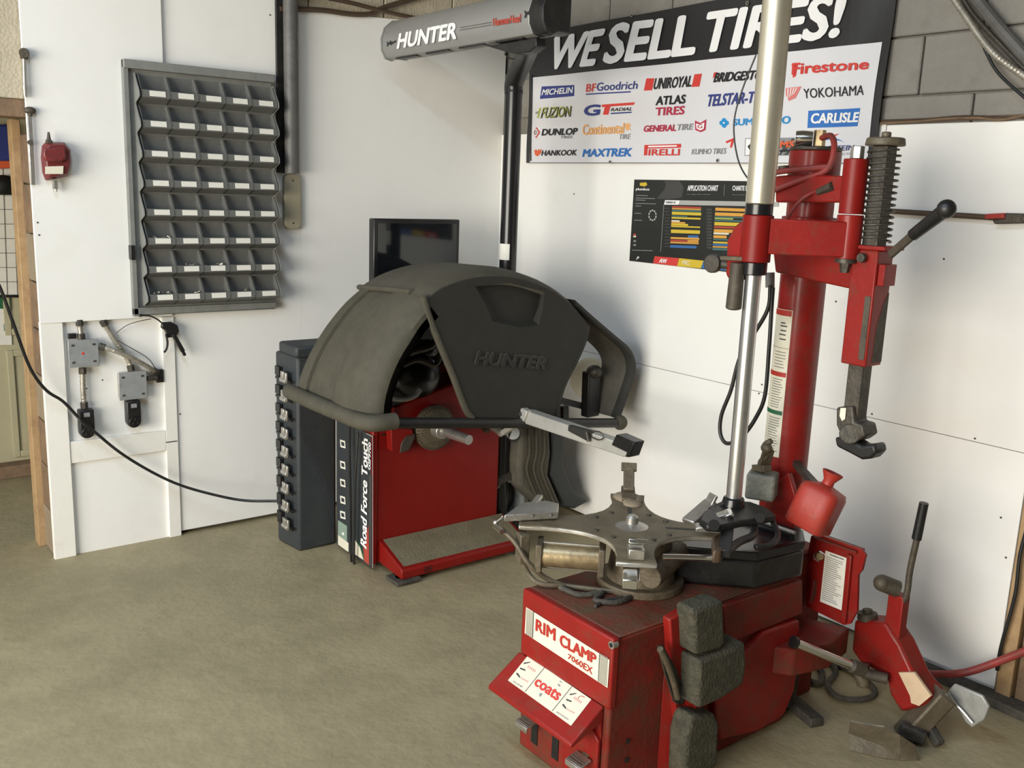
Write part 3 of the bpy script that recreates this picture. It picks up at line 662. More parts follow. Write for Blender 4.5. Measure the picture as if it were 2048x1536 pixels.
for y, h, m, w in ((470, 22, 'rdp', 440), (498, 20, 'org', 440), (522, 26, 'teal', 440), (556, 44, 'yel', 445), (612, 18, 'teal', 240), (636, 26, 'yel', 440), (684, 22, 'cream', 125), (708, 24, 'org', 210), (734, 30, 'yel', 255), (768, 20, 'yel', 440), (826, 52, 'yel', 440), (940, 28, 'org', 435), (978, 26, 'rdp', 260), (1010, 24, 'org', 430), (1062, 38, 'bl2', 400)):
    x0 = 716-(y-470)*.05; row(x0, x0+w, y, h, m, .035)
row(955, 1115, 915, 36, 'bl2'); row(950, 1118, 985, 30, 'org')
for y, h, m, w in ((495, 46, 'org', 560), (566, 50, 'org', 560), (625, 18, 'teal', 560), (646, 22, 'lime', 280), (676, 22, 'teal', 560), (712, 52, 'yel', 560), (775, 28, 'rdp', 560), (820, 50, 'org', 560), (872, 26, 'cream', 230), (912, 44, 'org', 200), (966, 22, 'teal', 560), (1008, 26, 'yel', 560), (1040, 30, 'bl2', 560), (1078, 20, 'org', 560), (1106, 32, 'teal', 560)):
    x0 = 1372-(y-495)*.07; row(x0, x0+w, y, h, m, .035)
for y in range(500, 1100, 48):
    row(600, 680, y, 14, 'dark2'); row(1240, 1320, y+10, 30, 'dark2')
for y, w in ((305, 180), (345, 290), (375, 150), (425, 310), (465, 90), (575, 100), (680, 120), (1135, 310)):
    row(168-(y-300)*.07, 168-(y-300)*.07+w, y, 9, 'gyt', .03)
for y, m in ((890, 'rdp'), (920, 'cream'), (990, 'gyt'), (1050, 'gyt')): row(128, 168, y, 24, m)
cx, cy = 417, 612
for k in range(10):
    a = k*PI/5+.3; PP([(cx+64*math.cos(a-.2), cy+88*math.sin(a-.2)), (cx+64*math.cos(a+.2), cy+88*math.sin(a+.2)), (cx+46*math.cos(a+.25), cy+66*math.sin(a+.25)), (cx+46*math.cos(a-.25), cy+66*math.sin(a-.25))], 'pgrey')
PT('P', [(180, 1235), (215, 1240), (205, 1290), (170, 1285)], 'lwhite', .03, .3)
PP([(450, 1232), (820, 1262), (785, 1382), (425, 1338)], 'pred'); PP([(822, 1262), (1192, 1300), (1150, 1416), (788, 1382)], 'yel')
PP([(1194, 1300), (1560, 1335), (1520, 1450), (1153, 1416)], 'bl2'); PP([(1562, 1335), (1930, 1370), (1890, 1490), (1523, 1450)], 'sage')
PT('AW', [(535, 1268), (640, 1278), (625, 1340), (515, 1328)], 'lwhite', .04); PT('MC', [(880, 1295), (985, 1306), (975, 1365), (865, 1352)], 'cream', .04)
# ------------------------------------------------------------------ right wall odds
cl = thing('bar_clamp', ony(2000, 445, -.03), 'long dark steel bar clamp with a red jaw hung level on the right wall', 'clamp')
B().cyl(ony(1760, 421, -.03), ony(2080, 441, -.03), .0095, n=12).done('bar', 'copper', cl)
b = B().prism([ony(x, y, -.045) for x, y in ((1970, 428), (2008, 426), (2010, 437), (1968, 438))], (0, .03, 0)); b.done('jaw', 'redp', cl, bev=.003)
b = B().prism([ony(x, y, -.045) for x, y in ((2010, 426), (2075, 428), (2075, 446), (1988, 448), (1984, 440), (2010, 438))], (0, .03, 0)); b.done('jaw_body', 'darkm', cl, bev=.003)
def wtube(pts, r, m, name, label, cat, ridge=0): B().tube([ony(*p) for p in pts], r, 10, 6, ridge=ridge).done(name, m, None, label, cat)
wtube([(1900, -14, -.06), (1930, 30, -.06), (1985, 105, -.06), (2060, 160, -.06)], .011, 'flex', 'flexible_conduit', 'bright ribbed conduit slanting across the grey blocks, the lowest of its bundle', 'conduit', .10)
wtube([(1938, -20, -.05), (1990, 45, -.05), (2060, 125, -.05)], .019, 'pipe', 'conduit_pipe', 'thick smooth grey conduit slanting across the blocks at the top right corner', 'conduit')
wtube([(1915, -20, -.035), (1955, 40, -.035), (2060, 150, -.035)], .008, 'darkm', 'conduit_pipe', 'thin dark conduit between the ribbed and the thick one', 'conduit')
wtube([(1958, 70, -.045), (1975, 110, -.045), (2000, 150, -.045), (2060, 205, -.045)], .005, 'black', 'wall_cable', 'thin black cable bowing below the ribbed conduit on the grey blocks', 'cable')
wtube([(2060, 1035, -.07), (2040, 1110, -.07), (2030, 1190, -.07), (2003, 1290, -.07), (1994, 1340, -.06)], .006, 'black', 'wall_cable', 'black cable hanging down the bare stud at the right edge', 'cable')

# ================================================================== WHEEL BALANCER
wb = thing('wheel_balancer', (.8, -.95, 0), 'red wheel balancer with a big raised charcoal hood in the corner', 'wheel balancer')
XF = .87; YS = -1.28
# cabinet
b = B().prism([(XF, YS, .03), (XF, -.605, .03), (XF, -.605, .86), (XF, YS, .70)], (-.33, 0, 0)); b.done('cabinet', 'redc', wb, bev=.01)
b = B().box((.50, YS+.05, .04), (.57, -.62, .9)); b.done('cabinet_back', 'redc', wb, bev=.01)
b = B().box((.85, YS-.004, .03), (XF+.006, YS+.022, .70)); b.done('corner_post', 'redc', wb, bev=.006)
b = B().box((.52, YS+.04, .0), (.6, YS+.12, .03)); b.box((.52, -.72, 0), (.6, -.64, .03)); b.box((.75, YS+.04, .0), (.83, YS+.12, .03)); b.box((.75, -.72, 0), (.83, -.64, .03)); b.done('feet', 'rubw', wb)
# platform
zp = .135
b = B().prism([(XF+.001, YS+.03, zp), (XF+.185, YS+.03, .070), (XF+.197, YS+.03, .062), (XF+.197, YS+.03, .022), (XF+.001, YS+.03, .035)], (0, .68, 0)); b.done('step_platform', 'redc', wb, bev=.006)
patch('platform_mat', [(XF+.004, -.585, zp+.002), (XF+.180, -.59, .0742), (XF+.180, YS+.05, .0742), (XF+.004, YS+.05, zp+.002)], 'mat', wb, thick=(0, 0, -.001))
b = B().cyl((XF+.16, YS+.05, 0), (XF+.16, YS+.05, .0215), .03, n=16); b.box((XF+.11, YS+.0, .006), (XF+.215, YS+.12, .0215)); b.done('front_foot', 'rubw', wb, bev=.004)
b = B().cyl((XF+.15, -.64, 0), (XF+.15, -.64, .0215), .03, n=16); b.done('front_foot', 'rubw', wb)
b = B()
for k in range(3): b.box((XF+.1972, -.655, .032+.010*k), (XF+.1985, -.625, .036+.010*k)); b.box((XF+.1972, YS+.14, .032+.010*k), (XF+.1985, YS+.18, .036+.010*k))
b.done('vent_slots', 'black', wb)
# printed side label
def sn(x, y, o=0): return ony(x, y, YS-o)
LQ = [sn(676, 842), sn(744, 868), sn(744, 1134), sn(676, 1089)]
lb = patch('side_label', LQ, 'tray', wb, off=(0, -.006, 0), thick=(0, .003, 0))
def SP(q, m, o=.0075): return patch('printed_shape', [sn(*p, o) for p in q], m, lb)
SP([(676, 1040), (694, 1052), (694, 1103), (676, 1089)], 'sage', .0072); SP([(676, 1070), (697, 1086), (697, 1104), (676, 1089)], 'cream', .0077)
SP([(709, 1078), (720, 1095), (727, 1120), (709, 1108)], 'cream', .0077); SP([(709, 1060), (716, 1080), (733, 1125), (727, 1120)], 'dgreen', .0074)
SP([(727, 1095), (737, 1050), (738, 1130), (728, 1122)], 'rdp', .0074); SP([(738.5, 950), (743, 950), (743, 1132), (739, 1130)], 'dark2', .0074)
SP([(732, 866), (746, 872), (746, 1136), (744.5, 1136), (744.5, 874), (732, 868)], 'gyt', .0080)
def tv(s, q, m, bold): return lettering(s, [sn(*p, .0105) for p in q], m, lb, bold)
tv('Road Force Touch', [(721.5, 1086), (724.5, 875), (735.5, 880), (733, 1098)], 'lwhite', .04)
tv('GSP9700', [(735.5, 937), (737, 884), (742, 886), (741, 941)], 'lwhite', .03)
for yy in (888, 930, 966, 1000, 1030):
    SP([(680, yy-9), (690, yy-6), (691, yy+9), (681, yy+6)], 'paper', .0076); SP([(682, yy-5), (688, yy-3), (689, yy+5), (683, yy+3)], 'tray', .0080)
SP([(684, yy+18) for yy in ()] or [(684, 1064), (688, 1066), (688, 1071), (684, 1069)], 'lwhite', .0082)
# hanging hose loop in front of the label
B().tube([sn(*p, o) for p, o in (((700, 846), .03), ((699, 900), .035), ((701, 1000), .035), ((702, 1100), .03), ((705, 1150), .02))] + [sn(710, 1156, .02), sn(708, 1120, .03), sn(709, 1000, .035), sn(712, 930, .035), sn(716, 866, .03)], .0055, 8, 5).done('power_lead', 'black', wb)
# weight cabinet (peg tower)
ux0, ux1, uy0, uy1, uz = .335, .50, -1.465, -1.262, .94
b = B().prism([(ux0-.015, uy0-.01, 0.005), (ux1, uy0+.015, .0), (ux1, uy1, 0), (ux0-.015, uy1, .0)], (0, 0, .90)); b.done('weight_tower', 'tray', wb, bev=.012)
b = B().prism([(ux0, uy0, .90), (ux1+.02, uy0, .90), (ux1+.02, uy1+.02, .90), (ux0, uy1, .90)], (0, 0, .05)); b.done('tower_tray', 'tray', wb, bev=.012)
b = B()
for k in range(9):
    z = .10+k*.085
    b.box((ux0-.005, uy0-.014, z), (ux1-.012, uy0-.002, z+.012))
    b.cyl((ux0+.10, uy0, z+.04), (ux0+.10, uy0-.03, z+.043), .005, n=8); b.box((ux0+.005, uy0-.02, z+.02), (ux0+.05, uy0-.005, z+.06))
b.done('weight_pegs', 'black', wb)
# hood -------------------------------------------------------------
XI, XO = .60, 1.25
sI = [(-1.52, .75), (-1.50, .83), (-1.46, .92), (-1.41, 1.0), (-1.35, 1.075), (-1.28, 1.145), (-1.198, 1.207)]
sO = [(-1.53, .785), (-1.522, .87), (-1.495, .96), (-1.45, 1.05), (-1.40, 1.12), (-1.35, 1.185), (-1.285, 1.244)]
cI = [(-1.198, 1.207), (-1.15, 1.235), (-1.08, 1.262), (-.99, 1.285), (-.88, 1.30), (-.78, 1.30), (-.66, 1.28), (-.55, 1.235), (-.47, 1.18), (-.42, 1.12)]
cO = [(-1.285, 1.244), (-1.227, 1.285), (-1.15, 1.312), (-1.06, 1.33), (-.96, 1.335), (-.86, 1.328), (-.76, 1.305), (-.63, 1.26), (-.51, 1.187), (-.42, 1.105)]
def dens(P, k=3):
    out = []; P = [V(p) for p in P]; Q = [P[0]*2-P[1]]+P+[P[-1]*2-P[-2]]
    for i in range(1, len(Q)-2):
        for j in range(k):
            t = j/k; a, b_, c, d = Q[i-1:i+3]; out.append(.5*((2*b_)+(c-a)*t+(2*a-5*b_+4*c-d)*t*t+(3*b_-3*c+d-a)*t**3))
    return out+[P[-1]]
sI, sO, cI, cO = map(dens, (sI, sO, cI, cO))
def normals(P):
    out = []
    for i in range(len(P)):
        d = (P[min(len(P)-1, i+1)]-P[max(0, i-1)]).normalized(); out.append(V((-d.y, d.x)))
    return out
def shell(PI_, PO_, xs, t=.02):
    nI, nO = normals(PI_), normals(PO_); rings = []
    for a, c, na, nc in zip(PI_, PO_, nI, nO):
        def pt(x, e):
            f = (x-XI)/(XO-XI); p = a*(1-f)+c*f+(na*(1-f)+nc*f)*e; return (x, p.x, p.y)
        rings.append([pt(x, e) for x, e in xs] + [pt(x, e-t) for x, e in reversed(xs)])
    return B().loft(rings)
xs = [(XI, -.03), (XI+.012, -.008), (XI+.04, .004), (XI+.085, .006), (XI+.116, .003), (XI+.120, -.016), (XI+.130, -.016), (XI+.134, -.006), (XI+.24, -.004), (XI+.354, -.006), (XI+.358, -.018), (XI+.368, -.018), (XI+.372, .002), (XI+.44, .010), (XI+.50, .010), (XI+.56, .002), (XI+.60, -.012), (XI+.63, -.032), (XO+.0, -.058), (XO+.0, -.09)]
shell(sI, sO, xs).done('hood_side_panel', 'hood', wb, sm=40)
# foot rail of the quarter
b = B().tube([(XI-.01, -1.53, .775), (XI+.2, -1.535, .775), (XI+.5, -1.535, .778), (XO-.02, -1.53, .78), (XO+.03, -1.50, .782), (XO+.035, -1.42, .782)], .032, 14, 5); b.done('hood_foot_rail', 'hood', wb)
# crown
xs2 = [(XI-.02, -.03), (XI, .0), (XI+.05, .012), (XO-.16, .012), (XO-.09, .006), (XO-.04, -.005), (XO-.012, -.020), (XO-.002, -.036)]
shell(cI, cO, xs2, .022).done('hood_crown', 'hood', wb, sm=60)
b = B().tube([(XI-.01, cI[0].x, cI[0].y+.0), (XI+.3, (cI[0].x+cO[0].x)/2, (cI[0].y+cO[0].y)/2+.006), (XO-.10, cO[0].x+.01, cO[0].y+.004)], .012, 8, 3); b.done('hood_crease', 'hood', wb)
def hx(px, py, x=XO): return onx(px, py, x)
# front panel with a recess
fp_px = [(1179, 652), (1172, 676), (1150, 722), (1124, 775), (1108, 836), (1045, 838), (955, 842), (940, 832), (928, 812), (905, 750), (880, 690), (858, 634)]
fp_w = [V((XO, p.x+k.x*-.026, p.y+k.y*-.026)) for p, k in zip(cO, normals(cO))] + [hx(*p, XO) for p in fp_px]
rc_out = [(948, 570), (1020, 565), (1090, 582), (1086, 612), (1078, 651), (1040, 655), (985, 643), (972, 610)]
rc_in = [(960, 577), (1020, 572), (1081, 588), (1077, 612), (1066, 641), (1036, 645), (992, 634), (982, 608)]
b = B(); bm = b.bm; fp_out = fp_w
n = len(fp_out)
vo = [bm.verts.new(p) for p in fp_w]
vr = [bm.verts.new(hx(*p, XO+.001)) for p in rc_out]
vi = [bm.verts.new(hx(*p, XO-.03)) for p in rc_in]
e = [bm.edges.new((vo[i], vo[(i+1) % n])) for i in range(n)] + [bm.edges.new((vr[i], vr[(i+1) % 8])) for i in range(8)]
bmesh.ops.triangle_fill(bm, edges=e, use_beauty=True)
for i in range(8): bm.faces.new((vr[i], vr[(i+1) % 8], vi[(i+1) % 8], vi[i]))
bm.faces.new(vi)
back = [bm.verts.new(v.co+V((-.03, 0, 0))) for v in vo]
for i in range(n): bm.faces.new((vo[i], vo[(i+1) % n], back[(i+1) % n], back[i]))
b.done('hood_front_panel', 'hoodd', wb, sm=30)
# rounded edge bead round the front panel, left leg
b = B().tube([hx(*p, XO-.006) for p in ((846, 592), (858, 634), (880, 690), (905, 750), (930, 816), (944, 836))], .014, 10, 4); b.done('hood_panel_bead', 'hood', wb)
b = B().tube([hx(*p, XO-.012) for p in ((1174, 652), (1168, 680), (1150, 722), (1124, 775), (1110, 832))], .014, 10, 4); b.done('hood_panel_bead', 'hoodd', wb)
for dx, mm, o_ in ((0, 'hoodi', .0045), (1.6, 'embl', .0060)):  # flat letters; the paler offset copy paints a bevel highlight
    lettering('HUNTER', [hx(954+dx, 703+dx, XO+.001), hx(1096+dx, 714+dx, XO+.001), hx(1088+dx, 738+dx, XO+.001), hx(948+dx, 727+dx, XO+.001)], mm, wb, .04, off=(o_, 0, 0), name='painted_relief_lettering')
# rear arch: channel section along a curve
arch = [(1150, 600), (1190, 636), (1232, 672), (1262, 700), (1272, 735), (1262, 775), (1240, 838)]
archi = [(1150, 640), (1185, 668), (1222, 700), (1238, 722), (1240, 745), (1230, 780), (1212, 832)]
XA = XO-.02
P1 = [hx(*p, XA) for p in arch]; P2 = [hx(*p, XA) for p in archi]
def resamp(P, k=5):
    out = []; Q = [P[0]*2-P[1]]+P+[P[-1]*2-P[-2]]
    for i in range(1, len(Q)-2):
        for j in range(k):
            t = j/k; a, b_, c, d = Q[i-1:i+3]; out.append(.5*((2*b_)+(c-a)*t+(2*a-5*b_+4*c-d)*t*t+(3*b_-3*c+d-a)*t**3))
    return out+[P[-1]]
P1 = resamp(P1); P2 = resamp(P2)
D = V((-.13, 0, 0))
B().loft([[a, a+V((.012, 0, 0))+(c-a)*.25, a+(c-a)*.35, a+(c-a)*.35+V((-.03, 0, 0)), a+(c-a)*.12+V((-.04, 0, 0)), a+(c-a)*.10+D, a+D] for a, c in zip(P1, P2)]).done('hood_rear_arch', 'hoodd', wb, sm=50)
B().loft([[a+(c-a)*.13+V((-.045, 0, 0)), a+(c-a)*.13+D*.98, a+(c-a)*.95+D*1.0, a+(c-a)*.80+D*.92] for a, c in zip(P1, P2)]).done('hood_arch_lining', 'hoodi', wb, sm=50)
b = B().sph(hx(1240, 845, XO), .035, (1, 1, 1)); b.done('hood_arch_foot', 'hood', wb)
# black bar in front of the hood
B().cyl(hx(738, 846, XO), hx(1238, 846, XO), .022, n=16).done('hood_bar', 'black', wb)
# dome, post and brackets seen under the arch
c = onx(1180, 757, .95); b = B().lathe(c, [(0.001, .02), (.05, .018), (.092, .006), (.1, -.012), (.092, -.02), (.001, -.02)], 32, (1, -.35, .05)); b.done('round_cap_disc', 'cream', wb, label='pale round disc under the rear arch')
a = hx(1183, 742, 1.12); c = hx(1180, 832, 1.12); b = B().obox(c, a, .075, .05, up=(1, 0, 0)); b.done('pivot_post', 'black', wb, bev=.006)
b = B().sph(a+V((.02, 0, .0)), .04, (1, .9, .8)); b.done('pivot_knuckle', 'darkm', wb)
b = B().obox(hx(1105, 797, 1.10), hx(1165, 812, 1.10), .02, .03); b.obox(hx(1112, 800, 1.10), hx(1112, 846, 1.10), .03, .03); b.obox(hx(1128, 812, 1.08), hx(1128, 846, 1.08), .03, .035); b.done('pivot_bracket', 'black', wb, bev=.003)
B().box((.62, -1.18, .80), (.64, -.62, 1.20)).done('opening_shade_panel', 'black', wb, bev=.02)  # black panel added to paint the shade inside the hood opening
# works seen in the opening: black housings, hoses, arm
b = B().sph(onx(830, 755, .83), .13, (.55, 1, .8)); b.sph(onx(790, 775, .80), .10, (.5, 1.1, .7)); b.sph(onx(850, 700, .80), .08, (.6, 1, .6)); b.done('drive_housing', 'blackg', wb)
b = B().box((.55, YS+.04, .69), (.86, -.98, .80)); b.done('weight_tray_top', 'black', wb, bev=.012)
b = B().tube([onx(*p, .95) for p in ((848, 650), (820, 690), (800, 730), (835, 720), (870, 730), (885, 700))], .012, 8); b.tube([onx(*p, .96) for p in ((800, 712), (830, 702), (862, 692), (880, 670))], .016, 8); b.done('cable_bundle', 'darkm', wb)
b = B().tube([onx(*p, .97) for p in ((758, 788), (785, 797), (812, 798), (832, 790), (840, 778))], .011, 10); b.done('curved_handle', 'gyt', wb, label='grey curved handle inside the opening')
b = B().cyl(onx(757, 786, .975), onx(761, 787, .975), .013, n=12); b.cyl(onx(779, 794, .975), onx(783, 796, .975), .013, n=12); b.done('handle_band', 'lwhite', wb)
b = B().obox(onx(775, 812, .88), onx(775, 846, .88), .05, .05); b.done('red_bracket', 'redc', wb, bev=.008)
patch('upper_back_panel', [onx(*p, .70) for p in ((862, 745), (1010, 640), (1010, 860), (862, 860))], 'redc', wb, thick=(-.02, 0, 0))
B().prism([onx(*p, .8) for p in ((838, 640), (848, 632), (850, 655), (830, 668), (822, 664))], (-.02, 0, 0)).done('support_plate', 'gyt', wb, bev=.002)
# backing disc, spindle and yellow edge
cS = V((XF, -.945, .675)); c2 = V((XF, cS.y, cS.z))
p_disc = onx(868, 855, XF+.03)
b = B().lathe(p_disc, [(.03, .035), (.05, .03), (.085, .022), (.10, .012), (.10, -.01), (.03, -.02)], 40, (1, 0, 0)); b.done('spindle_flange', 'grease', wb, sm=30)
b = B()
for k in range(40):
    a = k*PI/20; b.obox(p_disc+V((.026, .055*math.cos(a), .055*math.sin(a))), p_disc+V((.016, .097*math.cos(a), .097*math.sin(a))), .003, .006, up=(1, 0, 0))
b.done('flange_ribs', 'darkm', wb)
b = B().cyl(p_disc+V((.02, 0, 0)), onx(938, 880, XF+.28), .024, .021, n=20); b.done('spindle_shaft', 'steel', wb); 
b = B().cyl(p_disc+V((.03, 0, 0)), p_disc+V((.08, -.004, 0)), .04, .034, n=20); b.done('spindle_collar', 'steel', wb, bev=.003)
pts = [onx(*p, XF-.02) for p in ((862, 808), (880, 803), (900, 805), (915, 815), (905, 817), (885, 812), (866, 818))]
B().prism(pts, (.01, 0, 0)).done('yellow_guard_edge', 'yel', wb, label='thin yellow edge behind the spindle')
# small tray under the bar
B().prism([onx(*p, XF+.05) for p in ((782, 856), (825, 858), (828, 878), (800, 908), (784, 903))], (-.045, 0, 0)).done('clip_tray', 'redc', wb, bev=.003)
B().prism([onx(*p, XF+.055) for p in ((812, 873), (830, 868), (829, 878), (818, 900), (800, 907), (803, 888))], (-.012, 0, 0)).done('clip_tray_plate', 'darkm', wb, bev=.002)
B().prism([sn(766, 866, 0)+V((.1, .03, 0)) for _ in ()] or [onx(*p, XF+.004) for p in ((764, 868), (770, 867), (770, 871), (764, 872))], (-.003, 0, 0)).done('cabinet_slot', 'black', wb)
# rear column and lift right of the cabinet
rcq = [(1044, 852), (1100, 850), (1103, 905), (1098, 950), (1125, 1012), (1080, 1014), (1040, 975), (1038, 930)]
B().prism([onx(*p, .92) for p in rcq], (-.10, 0, 0)).done('rear_column', 'hoodi', wb, bev=.02)
b = B()
for dx in (14, 28, 44): b.tube([onx(x+dx, y, .925) for x, y in ((1044, 856), (1045, 905), (1040, 945), (1066, 1010))], .006, 6)
b.done('column_ribs', 'hood', wb)
B().prism([onx(*p, .90) for p in ((1102, 856), (1130, 868), (1126, 928), (1150, 985), (1178, 1003), (1150, 1018), (1128, 1014), (1098, 950), (1104, 905))], (-.25, 0, 0)).done('column_side', 'tray', wb, bev=.01)
b = B().prism([onx(*p, .78) for p in ((998, 880), (1042, 892), (1044, 968), (1000, 950))], (-.12, 0, 0)); b.done('inner_liner', 'cardb', wb, bev=.006)
b = B().cyl(onx(1026, 866, 1.0), onx(1026, 866, .98), .03, n=24); b.done('sensor_window', 'galv', wb)
b = B().lathe(onx(1026, 868, .98), [(.03, 0), (.036, .0), (.036, .015), (.03, .015)], 24, (1, 0, 0)); b.done('sensor_ring', 'black', wb)
# lift roller / tire shaped drum at the floor
c = onx(1003, 1000, .80); 
b = B().lathe(c+V((-.06, 0, 0)), [(.115, 0), (.15, .005), (.165, .03), (.165, .09), (.15, .115), (.115, .12), (.115, 0)], 40, (1, 0, 0)); b.done('load_roller', 'rubw', wb)
b = B().lathe(c+V((-.055, 0, 0)), [(.112, 0), (.112, .10), (.10, .10), (.10, 0), (.112, 0)], 32, (1, 0, 0)); b.done('roller_rim', 'galv', wb)
b = B().lathe(c+V((-.05, 0, 0)), [(.001, 0), (.10, 0), (.10, .02), (.001, .02)], 32, (1, 0, 0)); b.done('roller_hub', 'black', wb)
# aluminium caliper arm
YA = -.78
def ya_(x, y, d=YA): return ony(x, y, d)
b = B().prism([ya_(*p) for p in ((1042, 820), (1053, 822), (1258, 892), (1255, 913), (1246, 914), (1050, 848))], (0, .05, 0)); b.done('caliper_arm', 'alu', wb, bev=.004)
b = B().prism([ya_(*p, YA-.012) for p in ((1035, 820), (1043, 816), (1054, 823), (1050, 836), (1046, 844), (1010, 866), (1004, 872), (994, 864), (1005, 858), (1034, 838))], (0, .03, 0)); b.done('caliper_elbow', 'alu', wb, bev=.004)
b = B().cyl(ya_(1041, 828, YA-.016), ya_(1041, 828, YA-.010), .009, n=14); b.done('elbow_bore', 'black', wb)
b = B().cyl(ya_(983, 853, YA-.01), ya_(1003, 867, YA-.01), .014, .016, n=14); b.sph(ya_(984, 853, YA-.01), .012, (1.2, .8, .7)); b.cyl(ya_(992, 852, YA-.02), ya_(992, 842, YA-.02), .004, n=8); b.sph(ya_(992, 840, YA-.02), .006); b.done('caliper_tip', 'steel', wb)
b = B().sph(ya_(972, 860, YA), .022, (1.2, .6, .5)); b.done('tip_plate', 'brnm', wb)
b = B().prism([ya_(*p, YA-.006) for p in ((1232, 869), (1269, 885), (1258, 915), (1249, 914), (1253, 905), (1222, 890))], (0, .055, 0)); b.done('arm_end_block', 'blackg', wb, bev=.004)
b = B().prism([ya_(*p, YA-.004) for p in ((1136, 850), (1180, 862), (1184, 872), (1176, 884), (1135, 862))], (0, .02, 0)); b.done('arm_clamp', 'hoodd', wb, bev=.004)
b = B().cyl(ya_(1174, 864, YA-.012), ya_(1178, 883, YA-.012), .008, n=8); b.tube([ya_(*p, YA-.01) for p in ((1184, 862), (1200, 864), (1207, 874), (1198, 880), (1182, 874))], .0025, 6); b.done('arm_clip', 'darkm', wb)
# monitor
XM = .30
m0 = [onx(748, 437, XM), onx(920, 443, XM)]; my0, my1, mz = -1.0572+.0, m0[1].y, m0[0].z
my0 = m0[0].y
b = B().box((XM-.05, my0, mz-.34), (XM, my1, mz)); b.done('monitor_case', 'blackg', wb, bev=.006)
b = B().box((XM, my0+.02, mz-.315), (XM+.002, my1-.02, mz-.022)); b.done('monitor_screen', 'glass', wb)
b = B().box((XM-.1, (my0+my1)/2-.04, .9), (XM-.055, (my0+my1)/2+.04, mz-.1)); b.done('monitor_stand', 'black', wb, bev=.004)
b = B().box((.18, -1.1, .86), (.5, -.6, .92)); b.done('rear_shelf', 'black', wb, bev=.006); b = B().box((.22, -1.0, 0), (.5, -.7, .86)); b.done('rear_housing', 'tray', wb, bev=.01)
# pole and overhead sensor bar
PX, PY = .60, -.50
def onpole(px, py):
    d = ray(px, py); t = ((PX-CAM.x)*d.x+(PY-CAM.y)*d.y)/(d.x**2+d.y**2); return CAM+d*t
pb = onz(1016, 530, 1.3); 
def polexy():
    # keep the pole 3.55 m from the camera along the measured line of sight
    d = ray(1019, 430); h = V((d.x, d.y, 0)); h.normalize(); return CAM+h*4.35
pc = polexy(); PX, PY = pc.x, pc.y
zt_ = onpole(1036, 150).z
b = B().cyl((PX, PY, 0), (PX, PY, zt_), .039, n=28); b.done('pole', 'blackg', wb)
b = B().cyl((PX, PY, 0), (PX, PY, .03), .12, n=28); b.done('pole_base', 'black', wb)
b = B(); b.loft([[V((PX+.0396*math.cos(math.radians(a)), PY+.0396*math.sin(math.radians(a)), z)) for a in range(232, 340, 9)] for z in (onpole(1012, 519).z, onpole(1012, 487).z)], close=False, cap=False)
b.done('pole_label', 'paper', wb)
YH = -.80
a0 = ony(797, 116, YH); a1 = ony(1088, 69, YH); zbar = (a0.z+a1.z)/2
xA, xB = a0.x, a1.x
zr0, zr1 = zbar, zbar+.165
b = B(); pr = [(0, .0), (-.02, -.012), (-.055, -.005), (-.075, .03), (-.078, .08), (-.06, .13), (-.02, .165), (.04, .17), (.06, .15), (.06, .0)]
b.loft([[(x, YH+p, zbar+q) for p, q in pr] for x in (xA-.02, xB)]); b.done('sensor_bar', 'bbar', wb, bev=.003, sm=50)
b = B().loft([[(x, YH+p*s-.0, zbar+.08+(q-.08)*s) for p, q in pr] for x, s in ((xB+.004, 1.03), (xB+.02, 1.06), (xB+.065, 1.06), (xB+.085, .98))]); b.done('sensor_bar_cap', 'black', wb, bev=.003, sm=50)
b = B().loft([[(x, YH+p*s, zbar+.08+(q-.08)*s) for p, q in pr] for x, s in ((xA-.02, 1.03), (xA-.032, 1.03))]); b.done('sensor_bar_end', 'bbar', wb)
for k in range(4):
    x0 = xA+.05+k*(xB-xA)*.24; B().box((x0, YH-.045, zbar-.013), (x0+.18, YH-.015, zbar-.007)).done('underside_slot', 'black', wb)
# lettering on the bar face
YF_ = YH-.079
def bf(x, y): return ony(x, y, YF_)
lettering('HUNTER', [bf(800, 68), bf(916, 45), bf(912, 77), bf(795, 97)], 'lwhite', wb, .05, off=(0, -.002, 0))
lettering('HammerHead', [bf(987, 37), bf(1042, 28), bf(1041, 44), bf(987, 52)], 'rdp', wb, .03, off=(0, -.002, 0))
for k in range(2): patch('pinstripe', [bf(920, 60-k*5), bf(984, 49-k*5), bf(984, 50-k*5), bf(920, 61-k*5)], 'dark2', wb, off=(0, -.002, 0))
def shark(cx, cy, s, sl):
    q = [(-14, -5), (-12, 1), (-14, 9), (-11, 9), (-9, 3), (-3, 4), (0, 8), (1, 3), (6, 2), (12, -1), (15, 1), (13, -3), (14, -8), (10, -4), (4, -3), (0, -3), (-3, -9), (-5, -3), (-10, -2), (-12, -6)]
    return [bf(cx+x*s, cy+y*s+x*s*sl) for x, y in q]
patch('shark_emblem', shark(1063, 25, 1, -.15), 'pblk', wb, off=(0, -.002, 0))
patch('shark_emblem', shark(783, 86, .65, -.15), 'pblk', wb, off=(0, -.002, 0))
# bracket from pole to bar
ze = onpole(1034, 165).z
YM = (PY+YH)/2
b = B().tube([(PX, PY, ze-.05), (PX, PY, ze), ony(1045, 125, PY-.05), ony(1056, 100, YM), ony(1060, 84, YH)], .042, 14, 5); b.done('pole_elbow', 'black', wb)
b = B().prism([ony(*p, YH-.03) for p in ((972, 92), (1072, 74), (1073, 92), (1058, 104), (1030, 108), (1002, 101))], (0, .05, 0)); b.done('bar_bracket', 'black', wb, bev=.004)
B().tube([ony(*p, YH) for p in ((1012, 100), (1010, 108), (1018, 116), (1028, 118))], .003, 6).done('bracket_wire', 'black', wb)
